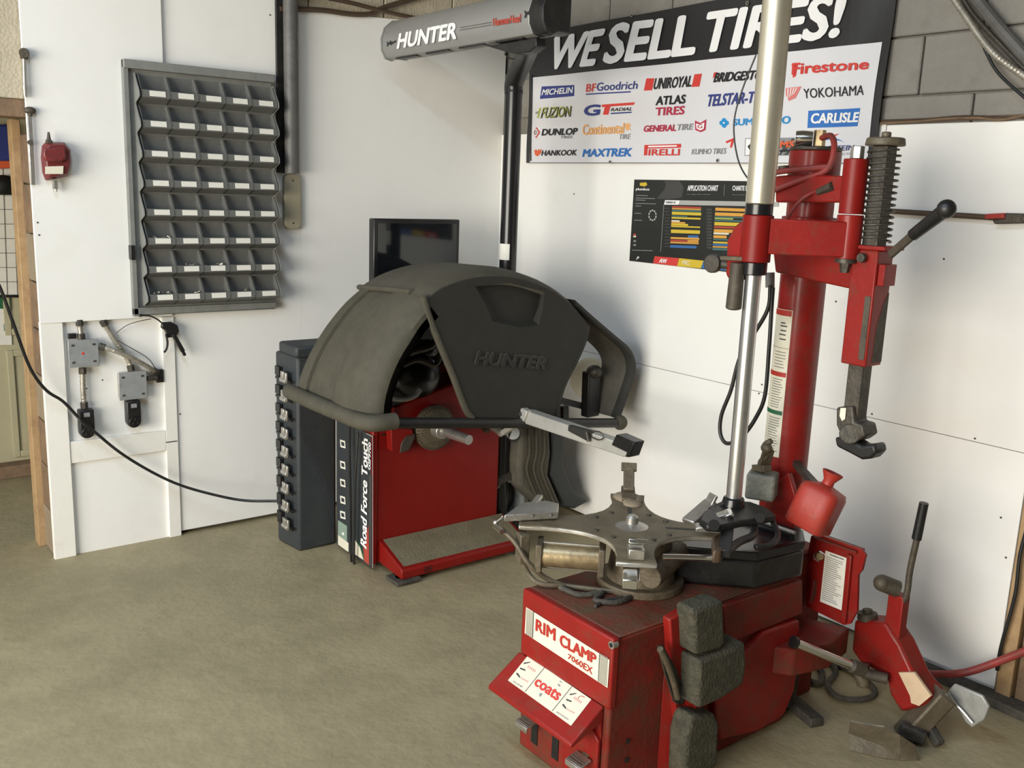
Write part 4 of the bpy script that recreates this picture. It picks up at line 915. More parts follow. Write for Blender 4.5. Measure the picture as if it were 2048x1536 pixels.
# wheel weights on the pegs
first_w = None
for k in range(9):
    z = .10+k*.085+.03
    for q_ in (0,):
        x = ux0+.105
        if first_w is None:
            b = B().box((x-.030, uy0-.026, z-.028), (x+.030, uy0-.0155, z+.018)); b.cyl((x-.028, uy0-.022, z-.020), (x+.028, uy0-.022, z-.020), .012, n=10); b.box((x-.012, uy0-.032, z-.005), (x+.012, uy0-.024, z+.022))
            first_w = b.done('wheel_weight', 'steel', None, 'bare metal wheel weight hung on the dark tower, lowest', 'wheel weight', 'wheel weights on the peg tower', bev=.003); w0 = first_w.location.copy(); z00 = z; x00 = x
        else:
            o = first_w.copy(); sc.collection.objects.link(o); o.location = w0+V((x-x00, 0, z-z00))
            o['label'] = 'bare metal wheel weight hung on the dark tower, '+('lowest', 'second from the bottom', 'third from the bottom', 'fourth from the bottom', 'middle one', 'fourth from the top', 'third from the top', 'second from the top', 'topmost')[k]
            pass

# ================================================================== TIRE CHANGER
tc_ = thing('tire_changer', (2.45, -1.1, 0), 'red tire changer with star clamping table and tall column', 'tire changer')
TX0, TX1, TY0, TY1, TZ = 2.262, 2.64, -1.555, -.765, .50
B().box((2.34, -.766, .0), (2.58, -.53, .50)).done('column_plinth', 'redd', tc_, bev=.006)
b = B().prism([(TX0, TY0, 0), (TX1, TY0, 0), (TX1, TY0, TZ), (TX0, TY0, TZ)], (0, TY1-TY0, 0)); b.done('body', 'redd', tc_, bev=.008)
b = B().box((TX0-.004, TY0-.006, .30), (TX1+.004, TY0+.02, TZ+.006)); b.done('front_fascia', 'red', tc_, bev=.006)
b = B().box((TX0+.0, TY0+.02, TZ), (TX1-.0, TY1, TZ+.006)); b.done('top_deck', 'deck', tc_, bev=.003)
b = B().cyl((TX1-.002, TY0-.008, TZ-.012), (TX1-.002, TY0+.01, TZ-.012), .011, n=14); b.done('corner_eyelet', 'steel', tc_)
b = B().cyl((TX1-.002, TY0-.0095, TZ-.012), (TX1-.002, TY0-.007, TZ-.012), .006, n=12); b.done('eyelet_bore', 'black', tc_)
YFp = TY0-.007
def fn_(x, y, o=0): return ony(x, y, YFp-o)
Z5 = 5.12
def zz_(x, y): return (1000+x/Z5, 1180+y/Z5)
npq = [fn_(*zz_(*p)) for p in ((272, 175), (1125, 715), (1105, 1000), (258, 440))]
npn = patch('name_plate', npq, 'cream', tc_, off=(0, -.002, 0), thick=(0, .0015, 0))
def NT(s, q, m, bold): return lettering(s, [fn_(*zz_(*p)) for p in q], m, npn, bold, off=(0, -.0032, 0))
NT('RIM', [(380, 297), (574, 397), (570, 515), (375, 408)], 'lred', .085); NT('CLAMP', [(628, 447), (992, 660), (986, 757), (622, 562)], 'lred', .085)
NT('7060EX', [(708, 650), (957, 792), (950, 862), (702, 697)], 'lred', .03)
for k in range(8): patch('stripe', [fn_(*zz_(*p)) for p in ((1030+11*k, 642+k*6), (1035+11*k, 645+k*6), (1020+11*k, 945+k*6), (1015+11*k, 942+k*6))], 'ink', npn, off=(0, -.003, 0))
for k in range(8): patch('stripe', [fn_(*zz_(*p)) for p in ((280+9*k, 185+k*5), (283+9*k, 187+k*5), (276+9*k, 455+k*5), (272+9*k, 452+k*5))], 'ink', npn, off=(0, -.003, 0))
patch('stripe', [fn_(*zz_(*p)) for p in ((350, 212), (355, 215), (345, 490), (340, 488))], 'dark2', npn, off=(0, -.0031, 0))
patch('stripe', [fn_(*zz_(*p)) for p in ((1025, 628), (1029, 630), (1014, 930), (1010, 928))], 'dark2', npn, off=(0, -.0031, 0))
# pedal hood with sloped label
zh = fn_(*zz_(225, 655)).z; PH = V((TX0, TY0, zh)); dy, dz = -.115, -.075
nrm = V((0, dz, -dy)); nrm = V((0, -abs(dz), abs(dy))).normalized()
x0h, x1h = TX0-.012, TX1-.02
b = B().prism([(x0h, TY0-.002, zh), (x0h, TY0+dy, zh+dz), (x0h, TY0+dy, zh+dz-.014), (x0h, TY0-.012, zh-.05), (x0h, TY0-.002, zh-.12)], (x1h-x0h, 0, 0)); b.done('pedal_hood', 'red', tc_, bev=.004)
def hn(x, y): return onp(*zz_(x, y), PH, nrm)
hq = [hn(*p) for p in ((285, 682), (938, 1125), (730, 1395), (85, 930))]
hl = patch('instruction_plate', hq, 'cream', tc_, off=nrm*.001, thick=nrm*.0015)
def HT(s, q, m, bold): return lettering(s, [hn(*p) for p in q], m, hl, bold, off=nrm*.0035)
def HS(q, m, o=.0032): return patch('printed_shape', [hn(*p) for p in q], m, hl, off=nrm*o)
HT('coats', [(395, 905), (640, 1065), (585, 1142), (350, 975)], 'pred', .08)
HS([(456, 800), (461, 803), (262, 1050), (257, 1047)], 'dark2'); HS([(738, 993), (743, 996), (540, 1248), (535, 1245)], 'dark2')
for ox, oy in ((0, 0), (472, 320)):
    for q in ([(245, 750), (315, 742), (312, 750), (250, 765)], [(212, 800), (265, 822), (262, 836), (208, 815)], [(172, 855), (185, 855), (212, 895), (205, 907), (170, 868)]): HS([(x+ox, y+oy) for x, y in q], 'dark2')
    for q in ([(310, 790), (350, 790), (372, 815), (330, 830)], [(225, 910), (270, 900), (290, 930), (230, 945)]): HS([(x+ox, y+oy) for x, y in q], 'gyt', .0030) if False else None
    for k in range(5): HS([(300+ox+16*k, 780+oy+11*k), (306+ox+16*k, 784+oy+11*k), (290+ox+16*k, 804+oy+11*k), (284+ox+16*k, 800+oy+11*k)], 'pink')
    for k in range(5): HS([(225+ox+16*k, 900+oy+9*k), (231+ox+16*k, 904+oy+9*k), (222+ox+16*k, 918+oy+9*k), (216+ox+16*k, 914+oy+9*k)], 'pink')
HT('CLAMP', [(143, 935), (238, 998), (228, 1010), (135, 947)], 'gyt', .01); HT('ROTATION', [(590, 1252), (705, 1328), (698, 1340), (583, 1264)], 'gyt', .01)
HS([(618, 935), (640, 950), (636, 958), (612, 943)], 'gyt'); HS([(600, 965), (622, 980), (616, 998), (596, 985)], 'gyt'); HS([(412, 1060), (440, 1068), (418, 1100), (402, 1092)], 'gyt')
for k in range(7):
    a = math.radians(180+k*22); c = math.radians(180+(k+1)*22)
    HS([(838+38*math.cos(a), 1120+30*math.sin(a)), (838+38*math.cos(c), 1120+30*math.sin(c)), (838+32*math.cos(c), 1120+24*math.sin(c)), (838+32*math.cos(a), 1120+24*math.sin(a))], 'rdp')
# lower front: slots and pedals
b = B()
for xx in (TX0+.06, TX0+.155, TX0+.27): b.box((xx, TY0-.003, .04), (xx+.028, TY0+.02, .25))
b.done('pedal_slots', 'black', tc_)
def pedal(px, py, z, L, w, yaw_=0):
    p = onz(px, py, z); g = B()
    g.prism([(p.x-w/2, p.y, z), (p.x+w/2, p.y, z), (p.x+w/2, p.y+L*.45, z+.010), (p.x-w/2, p.y+L*.45, z+.010)], (0, 0, -.006))
    g.box((p.x-w/2, p.y-.004, z-.018), (p.x+w/2, p.y+.002, z))
    o = g.done('pedal', 'steel', tc_, bev=.0025)
    B().obox((p.x, p.y+L*.4, z), (p.x, TY0+.01, z+.02), w*.4, .012).done('pedal_stem', 'grease', o, bev=.002)
    r = B()
    for k in range(4): r.box((p.x-w/2+.004, p.y+.008+.010*k, z+.0018*k), (p.x+w/2-.004, p.y+.011+.010*k, z+.0035+.0018*k))
    r.done('tread_ribs', 'grease', o)
pedal(1043, 1448, .13, .09, .055); pedal(1146, 1526, .13, .09, .06)
b = B().prism([(TX1-.16, TY0-.004, .05), (TX1-.02, TY0-.004, .05), (TX1-.02, TY0-.004, .20), (TX1-.06, TY0-.004, .235), (TX1-.10, TY0-.004, .235), (TX1-.16, TY0-.004, .17)], (0, -.012, 0)); b.done('pedal_cover', 'red', tc_, bev=.003)
# side: holes, flange, bumpers
b = B()
for px, py in ((1255, 1482), (1325, 1482), (1253, 1520), (1320, 1515)):
    p = onx(px, py, TX1+.001); b.cyl(p, p+V((.002, 0, 0)), .008, n=10)
b.done('side_holes', 'black', tc_)
fy = -1.235
b = B().prism([(TX1+.002, fy-.12, .0), (TX1+.045, fy-.03, .0), (TX1+.05, fy-.03, .0), (TX1+.05, fy, 0), (TX1+.002, fy, 0)], (0, 0, .40)); b.done('side_bulge', 'red', tc_, bev=.006)
b = B().prism([(TX1+.002, fy-.10, .40), (TX1+.045, fy-.03, .40), (TX1+.05, fy-.03, .40), (TX1+.05, fy, .40), (TX1+.002, fy, .40)], (0, 0, .13)); b.done('side_bulge', 'redd', tc_, bev=.006)
pl = [onx(*p, TX1+.02) for p in ((1308, 1297), (1322, 1290), (1340, 1320), (1355, 1395), (1345, 1408), (1335, 1398))]
b = B().prism([onx(*p, TX1+.028) for p in ((1313, 1290), (1324, 1289), (1352, 1340), (1366, 1380), (1367, 1402), (1357, 1410), (1345, 1402), (1328, 1350))], (.006, 0, 0)); b.done('lever_slot_plate', 'darkm', tc_, bev=.002)
b = B().tube([onx(*p, TX1+.045) for p in ((1320, 1298), (1332, 1322), (1346, 1360), (1355, 1396))], .009, 10); b.done('side_lever', 'grease', tc_)
def bump(q, x0, x1, nm='rubber_bumper'):
    c = [onx(*p, x1) for p in q]; B().prism(c, (x0-x1, 0, 0)).done(nm, 'rubber', tc_, bev=.012, seg=3)
bump([(1388, 1222), (1448, 1200), (1452, 1288), (1440, 1300), (1392, 1312)], 2.66, 2.73)
bump([(1400, 1322), (1462, 1300), (1492, 1284), (1494, 1330), (1488, 1370), (1440, 1402), (1398, 1420)], 2.66, 2.74)
bump([(1385, 1432), (1432, 1428), (1440, 1450), (1436, 1530), (1400, 1560), (1370, 1560), (1374, 1480)], 2.66, 2.73)
b = B().prism([onx(*p, 2.672) for p in ((1340, 1240), (1386, 1212), (1390, 1560), (1362, 1600), (1350, 1400))], (-.03, 0, 0)); b.done('bumper_flange', 'red', tc_, bev=.005)
# long side panel to the rear and lower curved cover
q = [onx(*p, 2.655) for p in ((1450, 1212), (1605, 1160), (1606, 1228), (1575, 1240), (1450, 1290))]
b = B().prism(q, (-.02, 0, 0)); b.done('rear_side_panel', 'redd', tc_, bev=.004)
q = [onx(*p, 2.665) for p in ((1470, 1330), (1530, 1265), (1600, 1240), (1602, 1300), (1590, 1380), (1570, 1430), (1520, 1462), (1440, 1482), (1430, 1420), (1440, 1390))]
b = B().prism(q, (-.05, 0, 0)); b.done('cylinder_cover', 'red', tc_, bev=.008)
q = [onx(*p, 2.60) for p in ((1500, 1262), (1600, 1215), (1690, 1235), (1700, 1262), (1620, 1300), (1560, 1290))]
b = B().prism([onz(*p, .30) for p in ((1480, 1285), (1600, 1232), (1700, 1255), (1660, 1285), (1590, 1300))], (0, 0, -.09)); b.done('rear_bracket', 'redd', tc_, bev=.006)
b = B().obox(onz(1634, 1455, .0)+V((0, 0, .016)), onz(1570, 1400, 0)+V((0, 0, .016)), .05, .03); b.obox((2.60, -.70, .02), (2.60, -.70, .3), .05, .05); b.done('rear_foot', 'rubw', tc_, bev=.004)
# deck clutter
b = B().tube([onz(*p, .515) for p in ((1120, 1175), (1160, 1190), (1205, 1185), (1190, 1200), (1230, 1205), (1260, 1195))], .008, 8); b.tube([onz(*p, .512) for p in ((1190, 1212), (1215, 1200), (1240, 1196))], .006, 8); b.done('deck_hoses', 'rubw', tc_)
b = B().tube([onz(1002, 1058, .67), onz(1030, 1085, .64), onz(1060, 1130, .58), onz(1110, 1165, .52), onz(1180, 1178, .515), onz(1320, 1190, .515)], .008, 8, 6); b.tube([onz(1040, 1098, .60), onz(1048, 1130, .56), onz(1075, 1165, .525), (onz(1130, 1172, .515))], .007, 8, 6); b.done('table_hoses', 'grease', tc_)
# turntable
TC = V((2.400, -1.270, .672)); A0 = math.radians(48)
pts = []
for k in range(4):
    a = A0+k*PI/2; d = V((math.cos(a), math.sin(a), 0)); s_ = V((-d.y, d.x, 0))
    R = (.275, .30, .33, .285)[k]; w = .055
    pts.append((TC+d*R-s_*w)); pts.append(TC+d*R+s_*w); pts.append(TC+d*R*.80+s_*(w*.92))
    n = a+PI/4; dn = V((math.cos(n), math.sin(n), 0)); d2 = V((math.cos(a+PI/2), math.sin(a+PI/2), 0)); s2 = V((-d2.y, d2.x, 0)); R2 = (.275, .30, .33, .285)[(k+1) % 4]
    A_ = TC+d*R*.80+s_*(w*.92); E_ = TC+d2*R2*.80-s2*(w*.92); Cc = TC+dn*.075
    for j in range(1, 8):
        t_ = j/8; pts.append(A_*(1-t_)**2+Cc*2*t_*(1-t_)+E_*t_*t_)
    pts.append(E_)
b = B().prism(pts, (0, 0, .0145)); b.done('turntable', 'table', tc_, bev=.001)
b = B().prism([TC+(p-TC)*1.008+V((0, 0, .0005)) for p in pts], (0, 0, .0125)); b.done('table_edge', 'steel', tc_, bev=.003)
b = B().lathe(TC+V((0, 0, .0142)), [(.001, .034), (.012, .034), (.018, .028), (.019, .010), (.026, .008), (.045, .002), (.05, 0)], 24); b.done('centre_bolt', 'steel', tc_)
b = B()
for k in range(4):
    for dd in (-.5, .5): 
        a = A0+k*PI/2+dd; p = TC+V((math.cos(a), math.sin(a), 0))*.12; b.cyl(p+V((0, 0, .014)), p+V((0, 0, .018)), .008, n=8)
b.done('table_bolts', 'darkm', tc_, kind='stuff')
b = B().cyl((2.42, -1.24, .506), (2.42, -1.24, .665), .105, .085, n=32); b.cyl((2.42, -1.24, .506), (2.42, -1.24, .53), .13, n=32); b.done('table_hub', 'grease', tc_, bev=.004)
def rcyl(p0, p1, r, nm, m): B().cyl(p0, p1, r, n=28).done(nm, m, tc_, bev=.003)
g0, g1 = onz(1078, 1108, .60), onz(1205, 1118, .60)
rcyl(g0, g1, .036, 'clamp_cylinder', 'brass')
for p, q in ((g0, g1), (g1, g0)):
    d = (q-p).normalized(); B().obox(p-d*.008, p+d*.012, .085, .085).done('cylinder_end_cap', 'grease', tc_, bev=.004)
b = B()
for e_ in (-1, 1): b.cyl(g0+V((0, 0, .038*e_)), g1+V((0, 0, .038*e_)), .004, n=8)
b.done('tie_rods', 'steel', tc_)
rcyl(V((2.47, -1.13, .60)), V((2.56, -1.35, .60)), .034, 'clamp_cylinder', 'grease')
B().obox(onz(1040, 1090, .62), onz(1050, 1100, .62), .03, .09).done('cylinder_lug', 'grease', tc_, bev=.003)
# jaws
def jaw(k, R, kind):
    a = A0+k*PI/2; d = V((math.cos(a), math.sin(a), 0)); s_ = V((-d.y, d.x, 0)); c = TC+d*R+V((0, 0, .0145))
    g = B()
    if kind == 'plate':          # long toothed plate lying along the rim, seen broadside
        g.prism([c-d*.06-s_*.02, c+d*.05-s_*.02, c+d*.075-s_*.02+V((0, 0, .006)), c+d*.02-s_*.02+V((0, 0, .038)), c-d*.05-s_*.02+V((0, 0, .036))], s_*.045)
    else:
        g.prism([c-d*.05-s_*.022, c+d*.035-s_*.022, c+d*.035-s_*.022+V((0, 0, .03)), c-d*.05-s_*.022+V((0, 0, .014))], s_*.044)
    g.obox(c-d*.02+V((0, 0, .03)), c+d*.045+V((0, 0, .085 if kind == 'tall' else .058)), .035, .014)
    o = g.done('clamp_jaw', 'steel' if kind != 'tall' else 'grease', tc_, bev=.003)
    B().obox(c+d*.035+V((0, 0, .08 if kind == 'tall' else .052)), c+d*.055+V((0, 0, .10 if kind == 'tall' else .062)), .05, .012).done('jaw_tooth', 'grease' if kind == 'tall' else 'chrome', o, bev=.002)
    return o
jaw(0, .235, 'small'); jaw(1, .265, 'tall'); jaw(3, .235, 'small')
q = [onz(*p, .70) for p in ((1005, 1040), (1058, 1014), (1118, 1018), (1115, 1038), (1010, 1043))]
b = B().prism([onz(*p, .69) for p in ((1008, 1044), (1045, 1018), (1092, 1014), (1117, 1020), (1116, 1038))], (0, 0, .022)); b.obox(onz(1065, 1012, .705), onz(1080, 992, .715), .02, .012); b.done('clamp_jaw', 'steel', tc_, bev=.003)
b = B()
for px_, py_ in ((1030, 1031), (1066, 1031), (1103, 1030)): b.cyl(onz(px_, py_, .704), onz(px_, py_, .708)+V((.0, -.004, 0)), .004, n=8)
b.done('jaw_holes', 'black', tc_, kind='stuff')
p0 = onz(1376, 1044, .688); p1 = onz(1422, 1004, .728)
b = B().obox(p0, p1, .045, .014); b.obox(p1-(p1-p0).normalized()*.012, p1+V((.006, .004, .026)), .04, .010); b.done('clamp_jaw', 'steel', tc_, bev=.003)
p0 = TC+V((math.cos(A0+PI/2), math.sin(A0+PI/2), 0))*.255+V((0, 0, .016))
b = B().sph(p0, .055, (1, .8, .28)); b.sph(p0+V((.05, -.03, 0)), .03, (1, 1, .35)); b.done('rust_crust', 'cardb', tc_)
b = B().sph(onz(992, 1046, .68), .010); b.cyl(onz(992, 1046, .68), onz(1006, 1036, .70), .007, n=8); b.cyl(onz(990, 1052, .675), onz(1004, 1064, .672), .008, n=8); b.done('jaw_fitting', 'chrome', tc_)
b = B()
for k, L in ((1, .30), (0, .24), (3, .25)):
    a = A0+k*PI/2; d = V((math.cos(a), math.sin(a), 0)); c = TC+V((0, 0, .0142)); b.obox(c+d*.10, c+d*(L-.03), .012, .002)
b.done('table_slots', 'rubw', tc_)
# front slide and pin under the table edge
b = B().obox(TC+V((.165, -.165, -.006)), TC+V((.235, -.235, -.03)), .04, .03); b.cyl(onz(1274, 1130, .655), onz(1275, 1165, .63), .008, n=10); b.done('slide_pin', 'chrome', tc_, bev=.003)
# black tool tray behind the table
q = [(2.40, -1.10), (2.462, -1.17), (2.60, -1.035), (2.647, -.985), (2.665, -.78), (2.60, -.70), (2.36, -.74), (2.33, -.95)]
b = B().prism([(x, y, TZ+.006) for x, y in q], (0, 0, .09))
b.done('tool_tray', 'black', tc_, bev=.012)
cxy = V((2.5, -.93, 0))
b = B().loft([[V((x, y, TZ+.0965)) for x, y in q], [V((x, y, TZ+.125)) for x, y in q], [cxy+(V((x, y, 0))-cxy)*.86+V((0, 0, TZ+.125)) for x, y in q], [cxy+(V((x, y, 0))-cxy)*.82+V((0, 0, TZ+.105)) for x, y in q]]); b.done('tray_rim', 'blackg', tc_, bev=.004)
B().cyl(onz(1515, 1040, .63), onz(1590, 1066, .63), .007, n=10).done('tray_rod', 'steel', tc_)
# column
CX, CY = 2.46, -.632
b = B().cyl((CX, CY, TZ), (CX, CY, 1.80), .071, n=40); b.done('column', 'red', tc_)
b = B().prism([(CX-.09, CY-.09, TZ+.006), (CX+.1, CY-.09, TZ+.006), (CX+.1, CY+.09, TZ+.006), (CX-.09, CY+.09, TZ+.006)], (0, 0, .02)); b.done('column_base', 'redd', tc_, bev=.004)
b = B().prism([(CX+.0, CY-.085, .53), (CX+.11, CY-.085, .53), (CX+.115, CY-.085, .72), (CX+.075, CY-.085, .80), (CX+.0, CY-.085, .72)], (0, .02, 0)); b.done('column_gusset', 'red', tc_, bev=.004)
# curved warning label on the column's camera-left side
def collabel(z0, z1, a0, a1, m, r=.0722, nm='warning_label', par=None):
    rings = [[V((CX+r*math.cos(math.radians(a0+(a1-a0)*k/8)), CY+r*math.sin(math.radians(a0+(a1-a0)*k/8)), z)) for k in range(9)] for z in (z0, z1)]
    g = B(); g.loft(rings, close=False, cap=False); return g.done(nm, m, par or tc_)
def zcol(y): 
    d = ray(1560, y); t_ = ((CX-CAM.x)*d.x+(CY-CAM.y)*d.y)/(d.x**2+d.y**2); return (CAM+d*t_).z
aL, aR = 213, 288
wl_ = collabel(zcol(905), zcol(615), aL, aR, 'cream')
for (ya2, yb2, m) in ((616, 627, 'lred'), (738, 747, 'lred'), (814, 822, 'dgreen'), (690, 691, 'ink')):
    collabel(zcol(yb2), zcol(ya2), aL+2, aR-2, m, .0730, 'label_band', wl_)
for y in (640, 646, 655, 663, 672): collabel(zcol(y+2.5), zcol(y), aR-34+random.uniform(-6, 6), aR-10-random.uniform(0, 8), 'dark2', .0728, 'label_line', wl_)
for y in list(range(698, 734, 6))+list(range(752, 808, 5))+list(range(828, 895, 5)): collabel(zcol(y+1.6), zcol(y), aR-44, aR-6-random.uniform(0, 9), 'ink', .0728, 'label_line', wl_)
# column head, hoses
zc_ = 1.80
b = B().cyl((CX, CY, 1.70), (CX, CY, zc_), .078, n=40); b.done('head_collar', 'red', tc_, bev=.003)
b = B().cyl((CX, CY, zc_), (CX, CY, zc_+.012), .078, n=40); b.done('head_cap', 'darkm', tc_, bev=.003)
b = B().cyl((CX+.03, CY-.03, zc_+.01), (CX+.03, CY-.03, zc_+.06), .018, n=6); b.done('head_fitting', 'brass', tc_)
b = B().lathe((CX-.01, CY-.06, zc_+.035), [(.001, -.03), (.022, -.03), (.024, 0), (.022, .02), (.001, .022)], 20, (-.8, -.6, 0)); b.done('chrome_valve', 'chrome', tc_)
b = B().tube([(CX+.03, CY-.03, zc_+.035), (CX+.09, CY-.06, zc_+.04), (CX+.125, CY-.09, zc_), (CX+.12, CY-.11, zc_-.06), (CX+.05, CY-.13, zc_-.09), (CX-.03, CY-.14, zc_-.12), (CX-.08, CY-.14, zc_-.14)], .009, 10, 6)
b.tube([(CX+.13, CY-.10, zc_-.05), (CX+.05, CY-.145, zc_-.06), (CX-.06, CY-.15, zc_-.075), (CX-.10, CY-.12, zc_-.09)], .009, 10, 6)
b.tube([(CX+.12, CY-.10, zc_-.11), (CX+.07, CY-.15, zc_-.15), (CX-.0, CY-.15, zc_-.25), (CX-.03, CY-.16, zc_-.30)], .006, 8, 6)
b.tube([(CX-.09, CY-.14, zc_-.13), (CX-.06, CY-.16, zc_-.19), (CX-.05, CY-.16, zc_-.27)], .008, 8, 6)
b.done('head_hoses', 'redh', tc_)
b = B().cyl((CX+.11, CY-.12, zc_-.125), (CX+.16, CY-.13, zc_-.105), .014, n=6); b.done('hose_coupling', 'brnm', tc_)
# upper bracket block from column to pivot
PVX, PVY = 2.695, -.80
b = B().prism([ony(*p, -.76) for p in ((1550, 352), (1600, 348), (1690, 352), (1692, 405), (1550, 405))], (0, .05, 0)); b.done('upper_bracket', 'red', tc_, bev=.006)
b = B().cyl(ony(1567, 345, -.735), ony(1567, 332, -.735), .017, n=14); b.done('bracket_bolt', 'brnm', tc_)
# big lower plate column->helper post
b = B().prism([ony(*p, -.735) for p in ((1545, 500), (1600, 508), (1710, 508), (1735, 508), (1730, 583), (1700, 578), (1550, 545))], (0, .04, 0)); b.done('lower_bracket', 'red', tc_, bev=.006)
b = B().cyl((CX, CY, 1.50), (CX, CY, 1.60), .083, n=40); b.done('bracket_ring', 'red', tc_, bev=.003)
# pivot tube
def onv(px, py, X, Y):
    d = ray(px, py); t_ = ((X-CAM.x)*d.x+(Y-CAM.y)*d.y)/(d.x**2+d.y**2); return CAM+d*t_
PVX = ony(1703, 415, PVY).x
zpt, zpb = onv(1714, 318, PVX, PVY).z, onv(1692, 517, PVX, PVY).z
zmid = onv(1700, 430, PVX, PVY).z
b = B().cyl((PVX, PVY, zmid+.003), (PVX, PVY, zpt), .034, n=28); b.done('pivot_tube', 'redc', tc_, bev=.002)
b = B().cyl((PVX, PVY, zpb), (PVX, PVY, zmid), .036, n=28); b.done('pivot_tube_lower', 'red', tc_, bev=.002)
b = B().cyl((PVX, PVY, zpt), (PVX, PVY, zpt+.035), .019, n=6); b.done('pivot_bolt', 'steel', tc_, bev=.002)
b = B().cyl((PVX, PVY, zpb-.012), (PVX, PVY, zpb), .03, n=20); b.cyl((PVX, PVY, zpb-.04), (PVX, PVY, zpb-.012), .012, .018, n=6); b.done('pivot_nut', 'darkm', tc_)
# vertical shaft and air cylinder
SX, SY = 2.530, -.972
def zs_(px, py): return onv(px, py, SX, SY).z
zA, zB, zC, zD, zE, zF = zs_(1462, 1012), zs_(1508, 549), zs_(1510, 524), zs_(1516, 430), zs_(1519, 408), 3.0
b = B().cyl((SX, SY, zA), (SX, SY, zB), .0235, n=32); b.done('vertical_shaft', 'shaft', tc_, bev=.002)
b = B().cyl((SX, SY, zB), (SX, SY, zC), .037, n=28); b.done('lower_bushing', 'blackg', tc_, bev=.002)
b = B().cyl((SX, SY, zC), (SX, SY, zD), .044, n=12); b.done('arm_collar', 'redc', tc_, bev=.003)
b = B().cyl((SX, SY, zD), (SX, SY, zE), .039, n=28); b.done('upper_bushing', 'blackg', tc_, bev=.002)
b = B().cyl((SX, SY, zE), (SX, SY, 2.75), .0400, n=32); b.done('lift_cylinder', 'gold', tc_, bev=.003)
# box arm
zu, zl = (onv(1620, 440, 2.62, -.88).z, onv(1620, 511, 2.62, -.88).z)
b = B().obox(V((SX+.02, SY+.02, (zu+zl)/2)), V((PVX-.005, PVY-.01, (zu+zl)/2)), .06, zu-zl); b.done('swing_arm', 'red', tc_, bev=.004)
# lock housing, knob and grip left of the collar
b = B().prism([ony(*p, -.985) for p in ((1478, 444), (1500, 432), (1500, 560), (1456, 560), (1450, 548), (1453, 480), (1468, 452))], (0, .035, 0)); b.done('lock_housing', 'red', tc_, bev=.008)
b = B().cyl(ony(1422, 527, -1.0), ony(1430, 527, -.98), .028, n=24); b.cyl(ony(1430, 527, -.98), ony(1462, 530, -.97), .014, n=16); b.done('lock_knob', 'darkm', tc_, bev=.003)
b = B().obox(ony(1446, 516, -1.0), ony(1490, 518, -1.0), .03, .012); b.done('grip_plate', 'grease', tc_, bev=.002)
b = B().cyl(ony(1476, 526, -1.01), ony(1467, 616, -1.01), .021, .023, n=20); b.sph(ony(1467, 616, -1.01), .022, (1, 1, .3)); b.done('grip_handle', 'brnm', tc_)
b = B().cyl(ony(1540, 545, -.8), ony(1540, 575, -.8), .014, n=12); b.done('hose_stub', 'gyt', tc_)
# black hose loop
B().tube([ony(*p, -.82) for p in ((1541, 570), (1535, 620), (1500, 680), (1478, 720), (1462, 780), (1443, 830), (1441, 868), (1455, 887), (1485, 872), (1512, 835), (1530, 790), (1538, 700), (1543, 620), (1546, 575))], .0065, 10, 6).done('air_loop', 'black', tc_)
B().tube([ony(*p, -.60) for p in ((1512, 110), (1488, 170), (1471, 225), (1468, 270), (1478, 325), (1500, 362), (1530, 385))], .0028, 8, 6).done('signal_line', 'black', tc_)
# demount head at the foot of the shaft
b = B().prism([onz(*p, .715) for p in ((1398, 1052), (1406, 1036), (1432, 1022), (1462, 1014), (1500, 1016), (1532, 1028), (1552, 1044), (1520, 1050), (1480, 1056), (1440, 1066), (1412, 1064))], (0, 0, .022)); b.done('mount_head', 'black', tc_, bev=.006)
b = B().tube([onz(1508, 1042, .71), onz(1506, 1070, .70), onz(1478, 1084, .695), onz(1452, 1106, .685)], .012, 10, 5); b.tube([onz(1546, 1044, .71), onz(1556, 1072, .69), onz(1540, 1090, .68), onz(1510, 1094, .68)], .009, 10, 5); b.obox(onz(1455, 1058, .71), onz(1448, 1108, .685), .035, .026); b.done('head_arms', 'black', tc_, bev=.003, kind='stuff')
b = B().cyl(onz(1428, 1050, .737), onz(1428, 1050, .745), .016, n=20); b.cyl(onz(1520, 1036, .737), onz(1520, 1036, .744), .014, n=20); b.done('head_caps', 'blackg', tc_, kind='stuff')
b = B().cyl((SX, SY, zA-.03), (SX, SY, zA+.03), .045, .03, n=24); b.obox((SX, SY, zA-.0), (SX-.03, SY-.06, zA-.03), .03, .05); b.done('head_socket', 'blackg', tc_, bev=.005)
b = B().cyl(onz(1326, 1114, .66), onz(1424, 1116, .66), .009, n=14); b.done('roller_pin', 'chrome', tc_)
b = B().prism([onz(*p, .66) for p in ((1422, 1100), (1450, 1080), (1462, 1095), (1440, 1128), (1424, 1128))], (0, 0, .04)); b.done('duck_head_foot', 'copper', tc_, bev=.006)
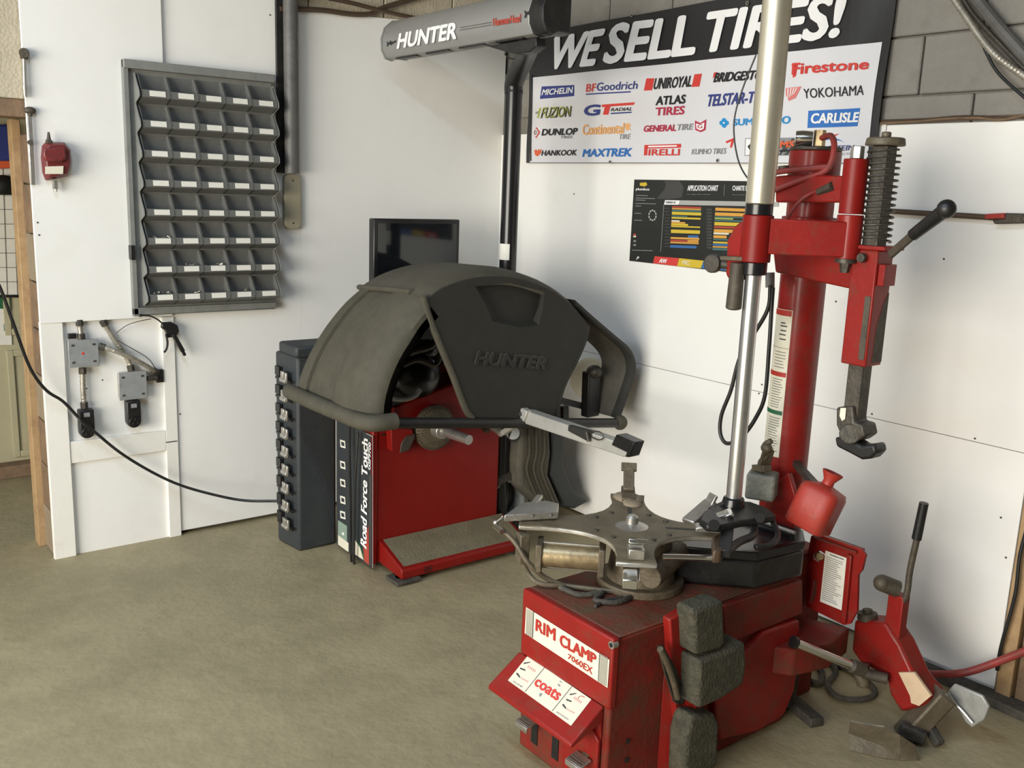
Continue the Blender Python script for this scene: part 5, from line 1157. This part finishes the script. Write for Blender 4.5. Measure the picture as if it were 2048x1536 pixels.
# helper post with spring
HX, HY = 2.765, -.75
def hv(px, py): return onv(px, py, HX, HY)
zt1, zt2, zt3, zt4 = hv(1745, 490).z, hv(1722, 728).z, hv(1708, 862).z, hv(1768, 292).z
s0 = .040
b = B().prism([(HX-s0, HY-s0, zt2), (HX+s0, HY-s0, zt2), (HX+s0, HY+s0, zt2), (HX-s0, HY+s0, zt2)], (0, 0, zt1-zt2-.012)); b.done('helper_post', 'red', tc_, bev=.004)
b = B().box((HX-s0-.012, HY-s0-.012, zt1-.012), (HX+s0+.025, HY+s0+.01, zt1)); b.done('post_flange', 'red', tc_, bev=.003)
b = B().box((HX+s0-.024, HY-s0-.0018, zt2+.02), (HX+s0-.006, HY-s0-.0002, zt2+.20)); b.done('grease_streak', 'brnm', tc_)
b = B().prism([(HX+s0+.0012, HY-.01, zt2+.01), (HX+s0+.0012, HY+s0-.002, zt2+.01), (HX+s0+.0012, HY+s0-.002, zt2+.21), (HX+s0+.0012, HY+.016, zt2+.18), (HX+s0+.0012, HY-.004, zt2+.12)], (-.001, 0, 0)); b.done('grease_streak', 'brnm', tc_)
b = B().box((HX+s0, HY-.03, zt1-.11), (HX+s0+.02, HY+.03, zt1-.05)); b.done('post_lug', 'red', tc_, bev=.002)
b = B().box((HX-.024, HY-.024, zt3), (HX+.024, HY+.024, zt4)); b.done('helper_bar', 'darkm', tc_, bev=.003)
b = B(); n = 15*14; b.tube([(HX+.043*math.cos(k*2*PI/14), HY+.043*math.sin(k*2*PI/14), zt1+.01+(zt4-zt1-.02)*k/n) for k in range(n+1)], .0032, 6, 0); b.done('return_spring', 'darkm', tc_)
b = B().cyl((HX, HY, zt4), (HX, HY, zt4+.022), .054, .05, n=28); b.cyl((HX, HY, zt4+.022), (HX, HY, zt4+.038), .014, n=8); b.done('spring_cap', 'grease', tc_, bev=.004)
b = B().lathe((HX+.0, HY-s0-.013, zt1-.035), [(.001, .008), (.012, .008), (.014, 0), (.001, 0)], 14, (0, -1, 0)); b.done('pinch_bolt', 'darkm', tc_)
# handle lever
b = B().obox(ony(1780, 510, -.80), ony(1835, 462, -.84), .012, .022); b.done('helper_lever', 'brnm', tc_, bev=.002)
b = B().cyl(ony(1826, 470, -.84), ony(1893, 418, -.88), .016, .019, n=16); b.sph(ony(1893, 418, -.88), .024, (1, 1, 1)); b.done('lever_grip', 'black', tc_)
# claw
def cw(x, y, d=-.79): return ony(x, y, d)
b = B().prism([cw(*p) for p in ((1672, 815), (1705, 812), (1708, 845), (1725, 850), (1730, 872), (1712, 884), (1680, 868), (1672, 850))], (0, .07, 0)); b.done('claw_body', 'darkm', tc_, bev=.006)
b = B().prism([cw(*p, -.795) for p in ((1681, 816), (1692, 816), (1690, 838), (1684, 842), (1679, 832))], (0, .002, 0)); b.done('claw_label', 'cream', tc_)
b = B().prism([cw(*p) for p in ((1668, 874), (1700, 878), (1722, 892), (1748, 888), (1753, 905), (1740, 918), (1722, 920), (1700, 908), (1672, 894))], (0, .06, 0)); b.done('claw_foot', 'black', tc_, bev=.008)
b = B().cyl(cw(1700, 868, -.8), cw(1700, 868, -.73), .03, n=20); b.done('claw_hinge', 'darkm', tc_, bev=.004)
# control box with instruction sheet
YC = -.62
def cn(x, y, o=0): return ony(x, y, YC-o)
oc = [(1622, 1073), (1640, 1070), (1722, 1098), (1731, 1110), (1724, 1140), (1716, 1150), (1714, 1222), (1700, 1248), (1688, 1250), (1612, 1213), (1609, 1140)]
holes = [[(1627, 1108), (1640, 1101), (1650, 1108), (1648, 1118), (1636, 1124), (1626, 1118)], [(1627, 1160), (1634, 1162), (1632, 1190), (1624, 1208), (1618, 1204), (1622, 1192)]]
b = B(); es = []; loops = []
for lp in [oc]+holes:
    a_ = [b.bm.verts.new(cn(*p)) for p in lp]; loops.append(a_); es += [b.bm.edges.new((a_[i], a_[(i+1) % len(a_)])) for i in range(len(a_))]
bmesh.ops.triangle_fill(b.bm, edges=es, use_beauty=True)
r_ = bmesh.ops.extrude_face_region(b.bm, geom=list(b.bm.faces)); bmesh.ops.translate(b.bm, verts=[e for e in r_['geom'] if isinstance(e, bmesh.types.BMVert)], vec=V((0, .010, 0)))
b.done('control_panel', 'red', tc_)
b = B().prism([cn(*p, .012) for p in ((1622, 1071), (1712, 1103), (1712, 1108), (1622, 1076))], (0, .05, 0)); b.done('panel_top_flange', 'redd', tc_, bev=.002)
b = B().prism([cn(*p, .0125) for p in ((1693, 1108), (1703, 1112), (1690, 1248), (1680, 1245))], (0, .012, 0)); b.done('panel_rib', 'red', tc_, bev=.003)
b = B().cyl(cn(1636, 1110, .0), cn(1640, 1113, .02), .012, n=12); b.done('panel_valve', 'brass', tc_)
q = [cn(*p, .0025) for p in ((1651, 1101), (1698, 1118), (1686, 1222), (1640, 1203))]
sh = patch('instruction_sheet', q, 'paper', tc_, thick=(0, .001, 0))
lettering('TROUBLESHOOTING', [bil(q, .2, .97), bil(q, .8, .97), bil(q, .8, .945), bil(q, .2, .945)], 'dark2', sh, .02, off=(0, -.001, 0))
for k in range(22):
    v = .90-k*.039; x1_ = random.uniform(.5, .95)
    patch('printed_line', [bil(q, .05, v), bil(q, x1_, v), bil(q, x1_, v-.012), bil(q, .05, v-.012)], 'gyt', sh, off=(0, -.0008, 0))
# bead breaker
YK = -.50
def kn(x, y, o=0): return ony(x, y, YK-o)
b = B().prism([kn(*p) for p in ((1708, 1240), (1770, 1245), (1800, 1290), (1832, 1360), (1862, 1395), (1850, 1412), (1802, 1425), (1780, 1390), (1772, 1355), (1720, 1325), (1702, 1300))], (0, .09, 0)); b.done('breaker_arm', 'red', tc_, bev=.01)
b = B().prism([kn(*p, .012) for p in ((1797, 1345), (1828, 1345), (1862, 1392), (1838, 1412), (1822, 1406), (1820, 1392))], (0, .010, 0)); b.done('arm_tape', 'mask', tc_, label='peeling tan tape patch on the red arm')
b = B().cyl(kn(1735, 1225, -.03), kn(1735, 1240, -.03), .032, n=20); b.cyl(kn(1735, 1218, -.03), kn(1735, 1226, -.03), .018, n=6); b.done('arm_pivot', 'brnm', tc_, bev=.003)
b = B().box(kn(1775, 1300, -.05), kn(1808, 1196, -.01)); b.done('handle_post', 'red', tc_, bev=.004)
b = B().tube([kn(*p, -.02) for p in ((1776, 1172), (1796, 1196), (1808, 1200), (1815, 1180), (1820, 1140), (1835, 1072))], .010, 10, 4); b.done('breaker_handle', 'brnm', tc_)
b = B().cyl(kn(1833, 1078, -.02), kn(1848, 1006, -.02), .015, .014, n=14); b.done('handle_grip', 'black', tc_)
b = B().cyl(kn(1762, 1165, .02), kn(1795, 1178, -.02), .027, n=20); b.sph(kn(1764, 1166, .02), .027); b.done('handle_knob', 'brnm', tc_)
# chrome rod
a = onx(1590, 1285, 2.715); c = onx(1702, 1331, 2.80)
b = B().cyl(a, c, .0140, n=20); b.done('cylinder_rod', 'chrome', tc_)
b = B().cyl(c, c+(c-a).normalized()*.05, .022, n=16); b.cyl(ony(1725, 1345, -.56), ony(1775, 1358, -.52), .018, n=12); b.done('rod_clevis', 'brnm', tc_, bev=.003, kind='stuff')
b = B().cyl(ony(1720, 1330, -.54), ony(1728, 1372, -.54), .03, .02, n=16); b.done('rod_knuckle', 'grease', tc_, bev=.003)
b = B().cyl(a-(c-a).normalized()*.01, a+(c-a).normalized()*.004, .019, n=20); b.done('rod_seal', 'black', tc_)
# shoe and blades
b = B().obox(ony(1806, 1476, -.52), ony(1890, 1386, -.44), .075, .06); b.done('shoe_sleeve', 'grease', tc_, bev=.008)
b = B().prism([ony(*p, -.40) for p in ((1895, 1382), (1908, 1368), (1965, 1392), (1978, 1414), (1968, 1440), (1944, 1456), (1930, 1444), (1912, 1410))], (0, .012, 0)); b.done('shoe_blade', 'grey', tc_, bev=.004)
b = B().tube([ony(*p, -.412) for p in ((1896, 1384), (1908, 1404), (1925, 1422), (1945, 1446))], .004, 8); b.done('blade_edge', 'chrome', tc_)
zf = lambda x, y, z: onz(x, y, z)
b = B().loft([[zf(1700, 1443, .10), zf(1770, 1455, .10), zf(1800, 1470, .09), zf(1830, 1490, .05)], [zf(1698, 1455, .06)+V((0, 0, -.02)), zf(1760, 1490, .03), zf(1800, 1510, .02), zf(1838, 1515, .01)], [zf(1700, 1500, .004), zf(1760, 1515, .004), zf(1800, 1520, .004), zf(1840, 1520, .004)]], close=False); b.done('lower_blade', 'grease', tc_)
b = B().tube([zf(1702, 1442, .10), zf(1740, 1450, .10), zf(1768, 1454, .10)], .003, 8); b.done('lower_blade_edge', 'chrome', tc_)
b = B().obox(onz(1800, 1455, .05), onz(1850, 1475, .03), .04, .04); b.obox(onz(1850, 1440, .06), onz(1880, 1490, .015), .03, .03); b.done('shoe_link', 'rubw', tc_, bev=.006)
# ------------------------------------------------------------------ loose things by the changer
g = thing('grey_weight_box', ony(1525, 1000, -.80), 'grey square block hanging by a clip at the column foot', 'block')
b = B(); c0_ = ony(1524, 970, -.80); R_ = Matrix.Rotation(math.radians(28), 3, 'Z')
b.box(c0_+V((-.045, -.04, -.042)), c0_+V((.045, .04, .042)), rot=R_); b.done('block_body', 'greyb', g, bev=.008)
b = B().tube([c0_+V((-.01, 0, .042)), c0_+V((-.005, -.01, .075)), c0_+V((.012, -.01, .10)), c0_+V((.0, -.005, .13)), c0_+V((.02, 0, .15))], .010, 8, 4)
b.obox(c0_+V((-.03, 0, .05)), c0_+V((.03, -.02, .065)), .03, .02); b.obox(c0_+V((.0, 0, .06)), c0_+V((.02, -.01, .12)), .035, .014); b.sph(c0_+V((.012, -.01, .125)), .02, (1, .8, .8)); b.done('hanging_clip', 'grease', g, bev=.002)
g = thing('red_lube_bottle', ony(1640, 1060, -.77), 'tilted red plastic bottle with a funnel neck hung by the column', 'bottle')
c0_ = ony(1636, 1008, -.77); Rb = Matrix.Rotation(math.radians(35), 3, 'Z') @ Matrix.Rotation(math.radians(0), 3, 'X')
ax = (RT*.36+V((0, 0, 1))).normalized(); u_ = (RT*.75+V((.62, -.60, 0))*.65); u_ = (u_-ax*u_.dot(ax)).normalized(); w_ = ax.cross(u_)
rings = []
for h, s in ((-.080, .056), (-.076, .060), (.036, .060), (.052, .054), (.062, .030), (.066, .018)):
    r = []
    for k in range(20):
        a = k*2*PI/20+.0; ca, sa = math.cos(a), math.sin(a)
        sq = 1/max(abs(ca), abs(sa)) if s > .04 else 1; sq = min(sq, 1.36)
        r.append(c0_+ax*h+(u_*ca+w_*sa)*s*sq)
    rings.append(r)
b = B().loft(rings); b.done('bottle_body', 'redp', g, sm=50)
b = B().lathe(c0_+ax*.0665, [(.018, 0), (.017, .012), (.032, .038), (.031, .04), (.015, .014), (.001, .012)], 24, ax); b.done('funnel_neck', 'redp', g)
b = B().obox(c0_+ax*.06-RT*.03, V((CX+.06, CY-.03, c0_.z+.07)), .02, .02); b.done('hanger', 'darkm', g)
# hoses on the floor at the right
B().tube([ony(2090, 1285, -.10), ony(2010, 1318, -.12), ony(1930, 1345, -.16), ony(1860, 1348, -.25), ony(1800, 1345, -.36), ony(1760, 1338, -.42)], .013, 10, 6).done('red_air_hose', 'redh', None, 'thick faded red hose from the right edge to the red breaker arm', 'hose')
B().tube([onz(*p, .012) for p in ((1610, 1358), (1640, 1366), (1640, 1335), (1600, 1310))], .011, 8, 6).done('floor_hose', 'rubw', None, 'short bent black hose on the floor behind the changer cover', 'hose')
B().tube([onz(*p, .011) for p in ((1640, 1300), (1672, 1340), (1655, 1370), (1680, 1395), (1730, 1398), (1750, 1380), (1700, 1340), (1640, 1320))], .010, 8, 6).done('floor_hose', 'rubw', None, 'coiled dark hose lying on the floor under the chrome rod', 'hose')
B().prism([onz(*p, .001) for p in ((1800, 1330), (1815, 1322), (2060, 1425), (2060, 1450))], (0, 0, .03)).done('floor_strip', 'rubw', None, 'thin dark strip along the foot of the right wall', 'strip', bev=.004)  # thin dark slab drawing the dark line at the wall foot
